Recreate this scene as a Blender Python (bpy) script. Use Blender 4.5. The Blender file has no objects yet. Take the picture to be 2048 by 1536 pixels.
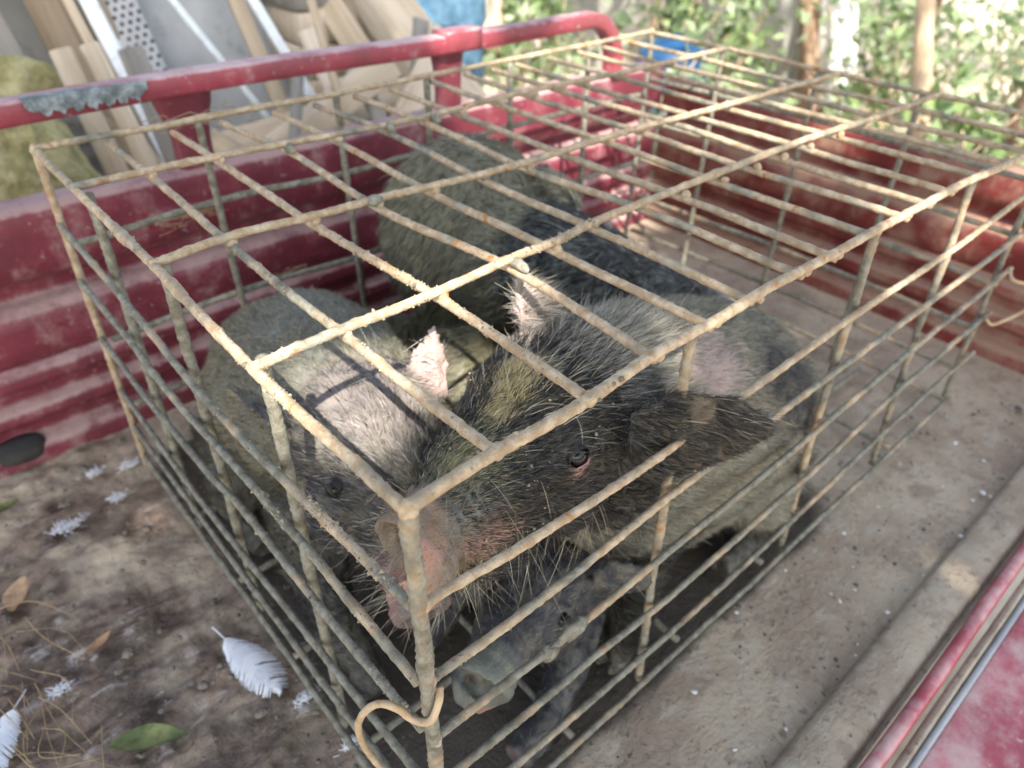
import bpy, math
import numpy as np
from math import radians, sin, cos, pi
from mathutils import Vector, Matrix

sc = bpy.context.scene
C = sc.collection
rng = np.random.default_rng(7)

# ------------------------------------------------------------------ camera
FW = np.array([0.544, 0.593, -0.594]); FW /= np.linalg.norm(FW)
YAW, ROLL = radians(47.456), radians(1.4965)
RT = np.array([sin(YAW), -cos(YAW), 0]); UP = np.cross(RT, FW)
R2 = cos(ROLL)*RT + sin(ROLL)*UP; U2 = -sin(ROLL)*RT + cos(ROLL)*UP
CAM = np.array([-0.165, -0.2714, 0.8657])
cd = bpy.data.cameras.new('camera'); cam = bpy.data.objects.new('camera', cd); C.objects.link(cam)
cam.matrix_world = Matrix(((R2[0], U2[0], -FW[0], CAM[0]), (R2[1], U2[1], -FW[1], CAM[1]), (R2[2], U2[2], -FW[2], CAM[2]), (0, 0, 0, 1)))
cd.sensor_width = 36; cd.lens = 36*1464.88/2048; cd.clip_start = .02; cd.clip_end = 400
cd.dof.use_dof = True; cd.dof.focus_distance = .575; cd.dof.aperture_fstop = 5.0
sc.camera = cam
# ------------------------------------------------------------------ sky, sun, exposure
SUND = np.array([.44, .62, -.78]); SUND /= np.linalg.norm(SUND)       # direction the light travels
w = bpy.data.worlds.new('World'); sc.world = w; w.use_nodes = True
nt = w.node_tree; bg = nt.nodes['Background']
sky = nt.nodes.new('ShaderNodeTexSky'); sky.sky_type = 'NISHITA'; sky.sun_disc = False
sky.sun_elevation = math.asin(-SUND[2]); sky.sun_rotation = math.atan2(-SUND[0], -SUND[1]) % (2*pi)
sky.air_density = 1.0; sky.dust_density = 2.5; sky.ozone_density = 1.0
hs = nt.nodes.new('ShaderNodeHueSaturation'); hs.inputs['Saturation'].default_value = .8      # thin bright haze: a paler sky
nt.links.new(sky.outputs[0], hs.inputs['Color']); nt.links.new(hs.outputs[0], bg.inputs[0]); bg.inputs[1].default_value = .13
sl = bpy.data.lights.new('sun', 'SUN'); sl.energy = 3.2; sl.angle = radians(.53); sl.color = (1, .95, .87)
sun = bpy.data.objects.new('sun', sl); C.objects.link(sun)
sun.rotation_euler = Vector(SUND).to_track_quat('-Z', 'Y').to_euler()
vs = sc.view_settings; vs.view_transform = 'Standard'; vs.look = 'None'; vs.gamma = 1; vs.exposure = 2.0
sc.cycles.max_bounces = 4; sc.cycles.diffuse_bounces = 2; sc.cycles.glossy_bounces = 2; sc.cycles.transmission_bounces = 3; sc.cycles.caustics_reflective = False; sc.cycles.caustics_refractive = False

# ------------------------------------------------------------------ helpers
def tag(o, label=None, cat=None, group=None, kind=None):
    if label: o['label'] = label
    if cat: o['category'] = cat
    if group: o['group'] = group
    if kind: o['kind'] = kind
    return o
def empty(name, loc, label=None, cat=None, group=None, rz=0):
    o = bpy.data.objects.new(name, None); C.objects.link(o); o.location = loc; o.rotation_euler = (0, 0, rz)
    o.empty_display_size = .05
    return tag(o, label, cat, group)
def hsh(i, j, k, s):
    h = (i.astype(np.int64)*374761393 + j.astype(np.int64)*668265263 + k.astype(np.int64)*1274126177 + s*974634777) & 0xffffffff
    h = ((h ^ (h >> 13))*1274126177) & 0xffffffff
    h = ((h ^ (h >> 16))*2246822519) & 0xffffffff
    return ((h ^ (h >> 15)) & 0xffffff)/float(0xffffff)
def vn(P, f, s=0):
    q = np.asarray(P, float)*f + 100.37; i = np.floor(q).astype(np.int64); t = q - i; t = t*t*(3 - 2*t)
    r = 0
    for a in (0, 1):
        for b in (0, 1):
            for c in (0, 1):
                wgt = (t[:, 0] if a else 1 - t[:, 0])*(t[:, 1] if b else 1 - t[:, 1])*(t[:, 2] if c else 1 - t[:, 2])
                r = r + wgt*hsh(i[:, 0]+a, i[:, 1]+b, i[:, 2]+c, s)
    return r
def fbm(P, f, s=0, o=3):
    r = 0; a = .5; n = 0
    for k in range(o):
        r = r + a*vn(P, f*2**k, s+k*11); n += a; a *= .5
    return r/n
def sm(x, a, b):
    t = np.clip((x-a)/(b-a), 0, 1); return t*t*(3-2*t)
def nrm(v): return v/np.maximum(np.linalg.norm(v, axis=-1, keepdims=True), 1e-9)

def mkobj(name, V, F, mat, parent=None, smooth=True, col=None, loc=None):
    """V in world coordinates; F list of index tuples or int array (n,3)/(n,4), or list of such arrays."""
    V = np.asarray(V, float)
    if parent is not None and loc is None:
        base = np.array(parent_world(parent))
    elif loc is not None: base = np.array(loc, float)
    else: base = V.mean(0)*0 + np.array([V[:, 0].mean(), V[:, 1].mean(), V[:, 2].min()])
    L = V - base
    me = bpy.data.meshes.new(name)
    arrs = F if isinstance(F, list) and len(F) and isinstance(F[0], np.ndarray) else ([F] if isinstance(F, np.ndarray) else None)
    if arrs is None:
        me.from_pydata(L.tolist(), [], [tuple(f) for f in F])
    else:
        arrs = [a for a in arrs if len(a)]
        nl = sum(a.size for a in arrs); npoly = sum(len(a) for a in arrs)
        me.vertices.add(len(L)); me.vertices.foreach_set('co', L.astype(np.float32).ravel())
        me.loops.add(nl); me.loops.foreach_set('vertex_index', np.concatenate([a.ravel() for a in arrs]).astype(np.int32))
        st = []; k = 0
        for a in arrs:
            st.append(k + np.arange(len(a))*a.shape[1]); k += a.size
        me.polygons.add(npoly); me.polygons.foreach_set('loop_start', np.concatenate(st).astype(np.int32))
        me.update(calc_edges=True)
    if smooth: me.polygons.foreach_set('use_smooth', np.ones(len(me.polygons), bool))
    if col is not None:
        a = me.attributes.new('col', 'FLOAT_COLOR', 'POINT')
        cc = np.ones((len(L), 4), np.float32); cc[:, :3] = col; a.data.foreach_set('color', cc.ravel())
    me.materials.append(mat); me.validate()
    o = bpy.data.objects.new(name, me); C.objects.link(o)
    if parent is not None:
        o.parent = parent
        if loc is not None: o.location = base - np.array(parent_world(parent))
    else: o.location = base
    return o
def parent_world(p):
    v = np.array(p.location[:])
    while p.parent: p = p.parent; v = v + np.array(p.location[:])
    return v
def catmull(P, n):
    P = np.asarray(P, float); m = len(P)
    if m == 2: return P[0] + (P[1]-P[0])*np.linspace(0, 1, n)[:, None]
    Q = np.vstack([2*P[0]-P[1], P, 2*P[-1]-P[-2]])
    t = np.linspace(0, m-1-1e-9, n); i = t.astype(int); u = (t-i)[:, None]
    a, b, c, d = Q[i], Q[i+1], Q[i+2], Q[i+3]
    return .5*(2*b + (c-a)*u + (2*a-5*b+4*c-d)*u*u + (3*b-a-3*c+d)*u**3)
def grid_faces(n, m, closed=True):
    i = np.arange(n-1)[:, None]; j = np.arange(m if closed else m-1)[None, :]; k = (j+1) % m
    return np.stack([i*m+j, i*m+k, (i+1)*m+k, (i+1)*m+j], -1).reshape(-1, 4)
def tube(P, r, sides=8, dense=True):
    P = np.asarray(P, float); n = len(P); r = np.broadcast_to(np.asarray(r, float), (n,))
    T = nrm(np.gradient(P, axis=0)); ref = np.array([0, 0, 1.]) if abs(T[:, 2]).mean() < .8 else np.array([1., 0, 0])
    A = nrm(np.cross(T, ref)); B = np.cross(A, T)
    a = np.arange(sides)*2*pi/sides
    V = P[:, None] + r[:, None, None]*(np.cos(a)[None, :, None]*A[:, None] + np.sin(a)[None, :, None]*B[:, None])
    V = np.vstack([V.reshape(-1, 3), P[:1]-T[:1]*r[0]*.4, P[-1:]+T[-1:]*r[-1]*.4])
    q = grid_faces(n, sides)[:, ::-1].copy(); j = np.arange(sides); k = (j+1) % sides; b = (n-1)*sides
    t = np.vstack([np.stack([np.full(sides, n*sides), j, k], -1), np.stack([np.full(sides, n*sides+1), b+k, b+j], -1)])
    return V, [q, t]
def loft(st, n=60, m=28, up=(0, 0, 1)):
    """st rows: x,y,z, half width, half height up, half height down -> closed rounded body"""
    S = catmull(np.asarray(st, float), n); P = S[:, :3]; T = nrm(np.gradient(P, axis=0))
    R = nrm(np.cross(T, np.asarray(up, float))); U = np.cross(R, T)
    a = np.arange(m)*2*pi/m; ca, sa = np.cos(a), np.sin(a)
    h = np.where(sa[None] > 0, S[:, 4:5], S[:, 5:6])
    V = P[:, None] + (S[:, 3:4]*ca[None])[..., None]*R[:, None] + (h*sa[None])[..., None]*U[:, None]
    V = np.vstack([V.reshape(-1, 3), P[:1], P[-1:]])
    q = grid_faces(n, m); j = np.arange(m); k = (j+1) % m; b = (n-1)*m
    t = np.vstack([np.stack([np.full(m, n*m), k, j], -1), np.stack([np.full(m, n*m+1), b+j, b+k], -1)])
    return V, [q, t]
def join(parts):
    V = []; F = []; k = 0
    for v, fs in parts:
        V.append(v)
        for f in (fs if isinstance(fs, list) else [fs]): F.append(np.asarray(f)+k)
        k += len(v)
    q = [f for f in F if f.shape[1] == 4]; t = [f for f in F if f.shape[1] == 3]
    out = []
    if q: out.append(np.vstack(q))
    if t: out.append(np.vstack(t))
    return np.vstack(V), out
def remesh(parts, vox, smooth=4, fac=.5):
    V, F = join(parts)
    o = mkobj('tmp', V, F, M['grey'], loc=(0, 0, 0))
    m = o.modifiers.new('r', 'REMESH'); m.mode = 'VOXEL'; m.voxel_size = vox
    s = o.modifiers.new('s', 'SMOOTH'); s.factor = fac; s.iterations = smooth
    dg = bpy.context.evaluated_depsgraph_get(); e = o.evaluated_get(dg); me = e.to_mesh()
    n = len(me.vertices); co = np.empty(n*3, np.float32); me.vertices.foreach_get('co', co)
    lv = np.empty(len(me.loops), np.int32); me.loops.foreach_get('vertex_index', lv)
    ls = np.empty(len(me.polygons), np.int32); me.polygons.foreach_get('loop_start', ls)
    lt = np.empty(len(me.polygons), np.int32); me.polygons.foreach_get('loop_total', lt)
    F = []
    for k in (3, 4):
        s0 = ls[lt == k]
        if len(s0): F.append(lv[s0[:, None]+np.arange(k)[None]].astype(np.int64))
    e.to_mesh_clear(); bpy.data.meshes.remove(o.data)
    F.sort(key=lambda a: -a.shape[1])
    return co.reshape(-1, 3).astype(float), F
def tris(F):
    out = []
    for f in F:
        out.append(f[:, :3])
        if f.shape[1] == 4: out.append(f[:, [0, 2, 3]])
    return np.vstack(out)
def vnormals(V, F):
    T = tris(F); n = np.cross(V[T[:, 1]]-V[T[:, 0]], V[T[:, 2]]-V[T[:, 0]]); N = np.zeros_like(V)
    for k in range(3): np.add.at(N, T[:, k], n)
    return nrm(N)
def box(c, s, rot=None, bev=0):
    """box with chamfered edges: centre, size, rotation matrix"""
    h = np.asarray(s, float)/2; b = min(bev, h.min()*.8)
    if b <= 0:
        V = np.array([[x, y, z] for x in (-1, 1) for y in (-1, 1) for z in (-1, 1)])*h
        F = np.array([[0, 1, 3, 2], [4, 6, 7, 5], [0, 4, 5, 1], [2, 3, 7, 6], [0, 2, 6, 4], [1, 5, 7, 3]])
        FF = [F]
    else:
        V = []; 
        for x in (-1, 1):
            for y in (-1, 1):
                for z in (-1, 1):
                    V += [[x*h[0], y*(h[1]-b), z*(h[2]-b)], [x*(h[0]-b), y*h[1], z*(h[2]-b)], [x*(h[0]-b), y*(h[1]-b), z*h[2]]]
        V = np.array(V); id = lambda x, y, z, a: ((x*2+y)*2+z)*3+a
        Q = [[id(0,0,0,0), id(0,0,1,0), id(0,1,1,0), id(0,1,0,0)], [id(1,0,0,0), id(1,1,0,0), id(1,1,1,0), id(1,0,1,0)],
             [id(0,0,0,1), id(1,0,0,1), id(1,0,1,1), id(0,0,1,1)], [id(0,1,0,1), id(0,1,1,1), id(1,1,1,1), id(1,1,0,1)],
             [id(0,0,0,2), id(0,1,0,2), id(1,1,0,2), id(1,0,0,2)], [id(0,0,1,2), id(1,0,1,2), id(1,1,1,2), id(0,1,1,2)]]
        for x in (0, 1):
            for y in (0, 1):
                f = [id(x,y,0,0), id(x,y,0,1), id(x,y,1,1), id(x,y,1,0)]; Q.append(f if (x+y) % 2 == 0 else f[::-1])
            for z in (0, 1):
                f = [id(x,0,z,0), id(x,1,z,0), id(x,1,z,2), id(x,0,z,2)]; Q.append(f if (x+z) % 2 == 0 else f[::-1])
        for y in (0, 1):
            for z in (0, 1):
                f = [id(0,y,z,1), id(0,y,z,2), id(1,y,z,2), id(1,y,z,1)]; Q.append(f if (y+z) % 2 == 0 else f[::-1])
        T = []
        for x in (0, 1):
            for y in (0, 1):
                for z in (0, 1):
                    f = [id(x,y,z,0), id(x,y,z,1), id(x,y,z,2)]; T.append(f[::-1] if (x+y+z) % 2 == 0 else f)
        FF = [np.array(Q), np.array(T)]
    if rot is not None: V = V @ np.asarray(rot).T
    return V + np.asarray(c, float), FF
def rotm(ax, a): return np.array(Matrix.Rotation(a, 3, ax))

# ------------------------------------------------------------------ materials
M = {}
class NB:
    def __init__(s, name, rough=.7, spec=.3):
        s.m = bpy.data.materials.new(name); s.m.use_nodes = True; s.t = s.m.node_tree
        s.b = s.t.nodes['Principled BSDF']; s.b.inputs['Roughness'].default_value = rough
        s.b.inputs['Specular IOR Level'].default_value = spec
        M[name] = s.m
        s.tc = s.n('ShaderNodeTexCoord'); s.oi = s.n('ShaderNodeObjectInfo')
        ad = s.n('ShaderNodeVectorMath'); ad.operation = 'ADD'
        mu = s.n('ShaderNodeVectorMath'); mu.operation = 'SCALE'; mu.inputs[0].default_value = (13.1, 7.7, 5.3)
        s.l(s.oi.outputs['Random'], mu.inputs['Scale']); s.l(s.tc.outputs['Object'], ad.inputs[0]); s.l(mu.outputs[0], ad.inputs[1])
        s.co = ad.outputs[0]; s.lo = s.tc.outputs['Object']
    def n(s, k): return s.t.nodes.new(k)
    def l(s, a, b): s.t.links.new(a, b)
    def map(s, scale, src=None, rot=(0, 0, 0)):
        m = s.n('ShaderNodeMapping'); m.inputs['Scale'].default_value = scale; m.inputs['Rotation'].default_value = rot
        s.l(src or s.co, m.inputs[0]); return m.outputs[0]
    def noise(s, sc_, det=4, ro=.55, src=None, dist=0):
        x = s.n('ShaderNodeTexNoise'); x.inputs['Scale'].default_value = sc_; x.inputs['Detail'].default_value = det
        x.inputs['Roughness'].default_value = ro; x.inputs['Distortion'].default_value = dist
        s.l(src or s.co, x.inputs['Vector']); return x.outputs[0]
    def ramp(s, src, a, b, va=0., vb=1.):
        x = s.n('ShaderNodeMapRange'); x.interpolation_type = 'SMOOTHSTEP'
        for i, v in enumerate((a, b, va, vb)): x.inputs[i+1].default_value = v
        s.l(src, x.inputs[0]); return x.outputs[0]
    def mix(s, f, a, b):
        x = s.n('ShaderNodeMix'); x.data_type = 'RGBA'
        if isinstance(f, (int, float)): x.inputs[0].default_value = f
        else: s.l(f, x.inputs[0])
        for v, i in ((a, 6), (b, 7)):
            if isinstance(v, tuple): x.inputs[i].default_value = (*v, 1)
            else: s.l(v, x.inputs[i])
        return x.outputs[2]
    def math(s, op, a, b=None):
        x = s.n('ShaderNodeMath'); x.operation = op
        for i, v in enumerate((a, b)):
            if v is None: continue
            if isinstance(v, (int, float)): x.inputs[i].default_value = v
            else: s.l(v, x.inputs[i])
        return x.outputs[0]
    def sep(s, v, k):
        x = s.n('ShaderNodeSeparateXYZ'); s.l(v, x.inputs[0]); return x.outputs[k]
    def nz(s):
        g = s.n('ShaderNodeNewGeometry'); return s.sep(g.outputs['Normal'], 2)
    def col(s, c):
        if isinstance(c, tuple): s.b.inputs[0].default_value = (*c, 1)
        else: s.l(c, s.b.inputs[0])
        return s
    def rough(s, r): s.l(r, s.b.inputs['Roughness']); return s
    def bump(s, h, st=.4, d=.002):
        x = s.n('ShaderNodeBump'); x.inputs['Strength'].default_value = st; x.inputs['Distance'].default_value = d
        s.l(h, x.inputs['Height']); s.l(x.outputs[0], s.b.inputs['Normal']); return s
NB('grey').col((.3, .3, .3))
# dried mud over rebar: tan crust, grey-green wet mud, rust
b = NB('crusted_steel', .85, .2)
big = b.noise(16, 3); mid = b.noise(85, 5, .65); fine = b.noise(420, 3, .7)
tan = b.mix(b.ramp(mid, .35, .7), (.34, .245, .15), (.54, .43, .295))
tan = b.mix(b.ramp(b.noise(45, 3), .62, .72), tan, (.36, .16, .05))
grey = b.mix(b.ramp(mid, .3, .7), (.10, .10, .078), (.24, .245, .20))
sepc = b.n('ShaderNodeSeparateColor'); b.l(b.oi.outputs['Color'], sepc.inputs[0])
thr = b.math('SUBTRACT', b.math('ADD', big, b.math('MULTIPLY', mid, .22)), b.math('SUBTRACT', 1.02, sepc.outputs[0]))
c = b.mix(b.math('MULTIPLY', b.ramp(thr, -.08, .14), .85), tan, grey)
c = b.mix(b.ramp(fine, .62, .75), c, (.08, .07, .05))
b.col(c).bump(b.math('ADD', b.math('MULTIPLY', mid, 1.0), b.math('MULTIPLY', fine, .5)), .8, .0025)
b = NB('dried_mud', .9, .15); f1 = b.noise(60, 4)
b.col(b.mix(b.ramp(f1, .35, .65), (.16, .135, .10), (.42, .335, .235))).bump(b.noise(300, 3), .7, .002)
# red paint under dust
def redpaint(name, red, dust, amt):
    b = NB(name, .42, .45)
    n1 = b.noise(6, 6, .65); n2 = b.noise(30, 6, .7); n3 = b.noise(190, 4, .65)
    streak = b.noise(14, 5, .65, src=b.map((1, 1, .25)))
    mask = b.math('ADD', b.math('ADD', b.math('MULTIPLY', n1, .5), b.math('MULTIPLY', n2, .35)), b.math('MULTIPLY', streak, .3))
    mask = b.math('ADD', mask, b.math('MULTIPLY', b.ramp(b.nz(), .15, .8), .15))
    mk = b.ramp(mask, .72-amt, .92-amt)
    paint = b.mix(b.ramp(n1, .35, .7), red, tuple(min(1, x*1.9+.01) for x in red))
    dst = b.mix(n2, dust, tuple(x*1.3 for x in dust))
    film = b.mix(.09, paint, dst)
    cc = b.mix(b.math('MULTIPLY', mk, .86), film, dst)
    cc = b.mix(b.math('MULTIPLY', b.ramp(b.noise(75, 4, .7), .62, .70), .75), cc, dst); cc = b.mix(b.ramp(n3, .66, .72), cc, (.07, .05, .04))
    b.col(cc).rough(b.ramp(mk, 0, 1, .36, .85)).bump(b.math('ADD', b.math('MULTIPLY', n2, .6), b.math('MULTIPLY', n3, .4)), .35, .002)
redpaint('red_paint', (.105, .004, .017), (.34, .235, .215), .15)
redpaint('red_paint_dusty', (.11, .007, .009), (.24, .155, .105), .20)
redpaint('red_rail', (.17, .007, .02), (.44, .35, .33), .10)
redpaint('red_faded', (.32, .028, .05), (.46, .34, .31), .09)
# truck bed floor
b = NB('bed_floor', .7, .3)
L = b.lo; x = b.sep(L, 0); y = b.sep(L, 1)
n1 = b.noise(5, 5, .6, src=L); n2 = b.noise(26, 5, .65, src=L); n3 = b.noise(110, 4, .6, src=L)
st = b.noise(20, 6, .7, src=b.map((.45, 1, 1), L, (0, 0, radians(14))), dist=.6); st2 = b.noise(48, 5, .65, src=b.map((.22, 1, 1), L, (0, 0, radians(6))), dist=.4)
base = b.mix(b.ramp(n1, .36, .64), (.42, .345, .25), (.31, .24, .175))
base = b.mix(b.math('MULTIPLY', b.ramp(n2, .48, .66), .75), base, (.40, .345, .27))
base = b.mix(b.math('MULTIPLY', b.ramp(b.noise(11, 6, .7, src=L), .52, .62), .75), base, (.26, .195, .145))
base = b.mix(b.math('MULTIPLY', b.ramp(b.noise(48, 5, .7, src=L), .58, .68), .7), base, (.16, .125, .09))
base = b.mix(b.math('MULTIPLY', b.ramp(b.noise(80, 5, .7, src=b.map((.3, 1, 1), L, (0, 0, .5))), .62, .70), .6), base, (.48, .43, .36))
wet = b.math('MULTIPLY', b.ramp(x, .15, -.1), b.ramp(y, -.02, .16))          # mud trodden in at the open end, local metres
wet = b.math('MULTIPLY', wet, b.ramp(b.math('ADD', n1, b.math('MULTIPLY', y, -.25)), .22, .42))
mud = b.mix(b.ramp(st, .4, .62), (.065, .047, .034), (.25, .178, .13))
mud = b.mix(b.math('MULTIPLY', b.ramp(n2, .52, .66), .65), mud, (.22, .155, .118)); mud = b.mix(b.math('MULTIPLY', b.ramp(b.noise(34, 6, .7, src=L), .56, .66), .8), mud, (.035, .027, .021))
c = b.mix(b.math('MULTIPLY', wet, .92), base, mud)
inside = b.math('MULTIPLY', b.math('MULTIPLY', b.ramp(x, -.03, .04), b.ramp(x, .95, .68)), b.math('MULTIPLY', b.ramp(y, -.05, .03), b.ramp(y, .92, .80)))
inside = b.ramp(b.math('ADD', inside, b.math('MULTIPLY', b.math('SUBTRACT', n1, .5), .9)), .35, .7)      # manure on the cage floor, plus darkening painted in to deepen the shade
c = b.mix(b.math('MULTIPLY', inside, .93), c, b.mix(n2, (.025, .021, .017), (.075, .062, .048)))
ws = b.math('MULTIPLY', b.ramp(b.math('ADD', b.math('MULTIPLY', st2, .6), b.math('MULTIPLY', n2, .4)), .56, .63), b.ramp(wet, .2, .7))
c = b.mix(b.math('MULTIPLY', ws, .6), c, (.48, .46, .44))
c = b.mix(b.math('MULTIPLY', b.ramp(n3, .62, .69), .75), c, (.07, .055, .042))
b.col(c).rough(b.math('SUBTRACT', .85, b.math('MULTIPLY', wet, b.ramp(n2, .38, .62, .70, .30)))).bump(b.math('ADD', b.math('ADD', b.math('MULTIPLY', n2, .8), b.math('MULTIPLY', n3, .35)), b.math('MULTIPLY', st, .7)), .9, .007)
# animals
b = NB('pig_skin', .55, .35)
at = b.n('ShaderNodeAttribute'); at.attribute_name = 'col'
n1 = b.noise(60, 4, .6); n2 = b.noise(260, 4, .65)
c = b.mix(b.math('MULTIPLY', b.ramp(n1, .42, .66), .35), at.outputs[0], (.20, .18, .125))
c = b.mix(b.math('MULTIPLY', b.ramp(n2, .6, .72), .5), c, (.05, .045, .035))
c = b.mix(b.math('MULTIPLY', b.ramp(b.noise(330, 3, .6), .66, .72), .45), c, (.5, .46, .36))
b.col(c).bump(b.math('ADD', b.math('MULTIPLY', n1, .5), b.math('MULTIPLY', n2, .7)), .7, .003)
b = NB('bristle', .42, .4); at = b.n('ShaderNodeAttribute'); at.attribute_name = 'col'; b.col(at.outputs[0])
b = NB('eyeball', .05, .35); b.col((.008, .007, .007))
b = NB('hoof', .6, .3); b.col(b.mix(b.ramp(b.noise(80, 3), .4, .6), (.05, .045, .04), (.16, .14, .11)))
# leaves with light through them
def leafmat(name, tr=.4):
    b = NB(name, .45, .4); at = b.n('ShaderNodeAttribute'); at.attribute_name = 'col'; b.col(at.outputs[0])
    tl = b.n('ShaderNodeBsdfTranslucent'); b.l(at.outputs[0], tl.inputs[0]); mx = b.n('ShaderNodeMixShader'); mx.inputs[0].default_value = tr
    out = b.t.nodes['Material Output']; b.l(b.b.outputs[0], mx.inputs[1]); b.l(tl.outputs[0], mx.inputs[2]); b.l(mx.outputs[0], out.inputs[0])
leafmat('leaf')
def simple(name, c1, c2, scale, rough=.8, bump=.4, bd=.004, stretch=None, spec=.25):
    b = NB(name, rough, spec); src = b.map(stretch) if stretch else None
    n1 = b.noise(scale, 5, .6, src=src); n2 = b.noise(scale*5, 4, .6, src=src)
    c = b.mix(b.ramp(n1, .35, .65), c1, c2); c = b.mix(b.math('MULTIPLY', b.ramp(n2, .55, .7), .4), c, tuple(v*.45 for v in c1))
    b.col(c).bump(b.math('ADD', n1, b.math('MULTIPLY', n2, .5)), bump, bd)
simple('bark', (.16, .10, .065), (.30, .21, .14), 14, .9, .8, .02, (1, 1, .25))
simple('bark_pale', (.36, .26, .17), (.50, .38, .26), 10, .9, .6, .015, (1, 1, .2))
simple('whitewash', (.70, .69, .65), (.82, .81, .78), 9, .9, .4, .01)
simple('ground', (.40, .34, .25), (.54, .47, .37), 1.3, .95, .8, .05)
simple('earth_bank', (.13, .115, .095), (.24, .21, .17), 6, .95, .9, .05)
for i, (a, d) in enumerate([((.30, .24, .17), (.42, .35, .26)), ((.44, .34, .23), (.58, .47, .34)), ((.20, .185, .16), (.30, .27, .23)), ((.50, .40, .28), (.62, .52, .40)), ((.24, .18, .12), (.36, .28, .19))]):
    simple('wood_%d' % i, a, d, 9, .85, .4, .004, (2.2, 2.2, .12))
simple('painted_white', (.74, .78, .77), (.82, .84, .83), 12, .5, .1)
simple('perforated_board', (.48, .47, .46), (.56, .55, .54), 8, .8, .1)
simple('fibre_sheet', (.42, .44, .45), (.52, .53, .53), 4, .35, .1)
simple('sack_cloth', (.24, .21, .085), (.44, .385, .20), 22, .8, .9, .012)
simple('denim', (.045, .10, .155), (.085, .16, .225), 20, .9, .3, .004)
simple('shirt_cloth', (.35, .34, .33), (.45, .44, .42), 10, .9, .3, .004)
simple('skin', (.42, .25, .17), (.50, .31, .21), 12, .6, .1)
simple('hair_dark', (.02, .017, .014), (.04, .03, .025), 40, .6, .4)
simple('rubber', (.03, .03, .03), (.06, .055, .05), 20, .85, .3)
simple('blue_plastic', (.015, .06, .14), (.02, .08, .18), 6, .45, .1)
simple('concrete', (.34, .33, .29), (.46, .44, .39), 3, .9, .4, .01)
simple('dark_steel', (.06, .055, .055), (.12, .11, .1), 14, .6, .3)
simple('tar_patch', (.10, .12, .12), (.30, .33, .33), 40, .55, .8, .006)
simple('feather_white', (.72, .74, .77), (.82, .83, .85), 30, .8, .1)
simple('dry_leaf', (.34, .20, .11), (.52, .36, .22), 30, .75, .3)
simple('green_leaf', (.09, .12, .04), (.22, .24, .09), 25, .5, .2)
simple('straw', (.30, .21, .11), (.44, .32, .18), 30, .8, .2)
simple('wire_rust', (.40, .28, .16), (.52, .40, .26), 40, .8, .5, .002)
simple('dark_grit', (.05, .045, .04), (.10, .09, .075), 60, .9, .5)
simple('pale_chip', (.55, .54, .50), (.70, .69, .66), 50, .8, .3)
simple('roof_tin', (.30, .30, .31), (.40, .40, .40), 5, .5, .2)
simple('dark_inside', (.01, .01, .01), (.02, .02, .02), 5, .9, .1)  # near-black stands in for unlit depth in the holes and doorway

# ------------------------------------------------------------------ ground and bank
n = 90; gx = np.linspace(-1, 1, n); gx = np.sign(gx)*np.abs(gx)**2.2*60
X, Y = np.meshgrid(gx, gx, indexing='ij'); G = np.stack([X.ravel(), Y.ravel(), np.zeros(n*n)], -1)
G[:, 2] = -.72 + (fbm(G, .8, 3)-.5)*.08 + (fbm(G, .12, 9)-.5)*.25*sm(np.hypot(G[:, 0], G[:, 1]), 3, 12)
i = np.arange(n-1)[:, None]; j = np.arange(n-1)[None]; F = np.stack([i*n+j, (i+1)*n+j, (i+1)*n+j+1, i*n+j+1], -1).reshape(-1, 4)
tag(mkobj('ground', G, F, M['ground'], loc=(0, 0, 0)), kind='structure')
bx_, by_ = np.linspace(-2.2, 1.9, 60), np.linspace(1.16, 3.2, 34)
X, Y = np.meshgrid(bx_, by_, indexing='ij'); B_ = np.stack([X.ravel(), Y.ravel(), np.zeros(X.size)], -1)
ed = sm(B_[:, 1], 1.16, 1.45)*sm(-B_[:, 0], -1.9, -1.45)*sm(-B_[:, 1], -3.2, -2.7)
B_[:, 2] = -.80 + ed*(.86 + (fbm(B_, 5, 5)-.5)*.14 + (fbm(B_, 22, 6)-.5)*.05)
n, m = 60, 34; i = np.arange(n-1)[:, None]; j = np.arange(m-1)[None]; F = np.stack([i*m+j, (i+1)*m+j, (i+1)*m+j+1, i*m+j+1], -1).reshape(-1, 4)
tag(mkobj('earth_bank', B_, F, M['earth_bank'], loc=(0, 0, 0)), kind='structure')

# ------------------------------------------------------------------ truck
truck = empty('cargo_tricycle', (.35, .37, -.72), 'red flatbed cargo tricycle with dusty panels, carrying the rebar cage', 'cargo tricycle')
def sheet(prof, axis, a, b, n, th=0, wob=.0004):
    """extrude a profile (list of (p,z)) along axis between a and b; axis 0: p is y, axis 1: p is x"""
    P = np.asarray(prof, float); t = np.linspace(a, b, n); V = np.zeros((n, len(P), 3))
    V[..., axis] = t[:, None]; V[..., 1-axis] = P[None, :, 0]; V[..., 2] = P[None, :, 1]
    V = V.reshape(-1, 3); V[:, 1-axis] += (fbm(V, 4, 21)-.5)*wob*8
    F = grid_faces(n, len(P), False)
    return V, [F]
fx = np.concatenate([np.linspace(-.85, -.45, 12)[:-1], np.linspace(-.45, .2, 190)[:-1], np.linspace(.2, 1.505, 60)]); fy = np.linspace(-.235, .985, 260)
X, Y = np.meshgrid(fx, fy, indexing='ij'); V = np.stack([X.ravel(), Y.ravel(), np.zeros(X.size)], -1)
mudw = sm(-V[:, 0], -.1, .1)*sm(V[:, 1], 0, .2)
st_ = fbm(V*np.array([.7, 1, 1]), 26, 4)
V[:, 2] = (fbm(V, 3, 2)-.5)*.006 + mudw*((st_-.5)*.03 + (fbm(V, 45, 8)-.5)*.012)
V[:, 2] -= V[:, 2].max()*.6
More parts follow.
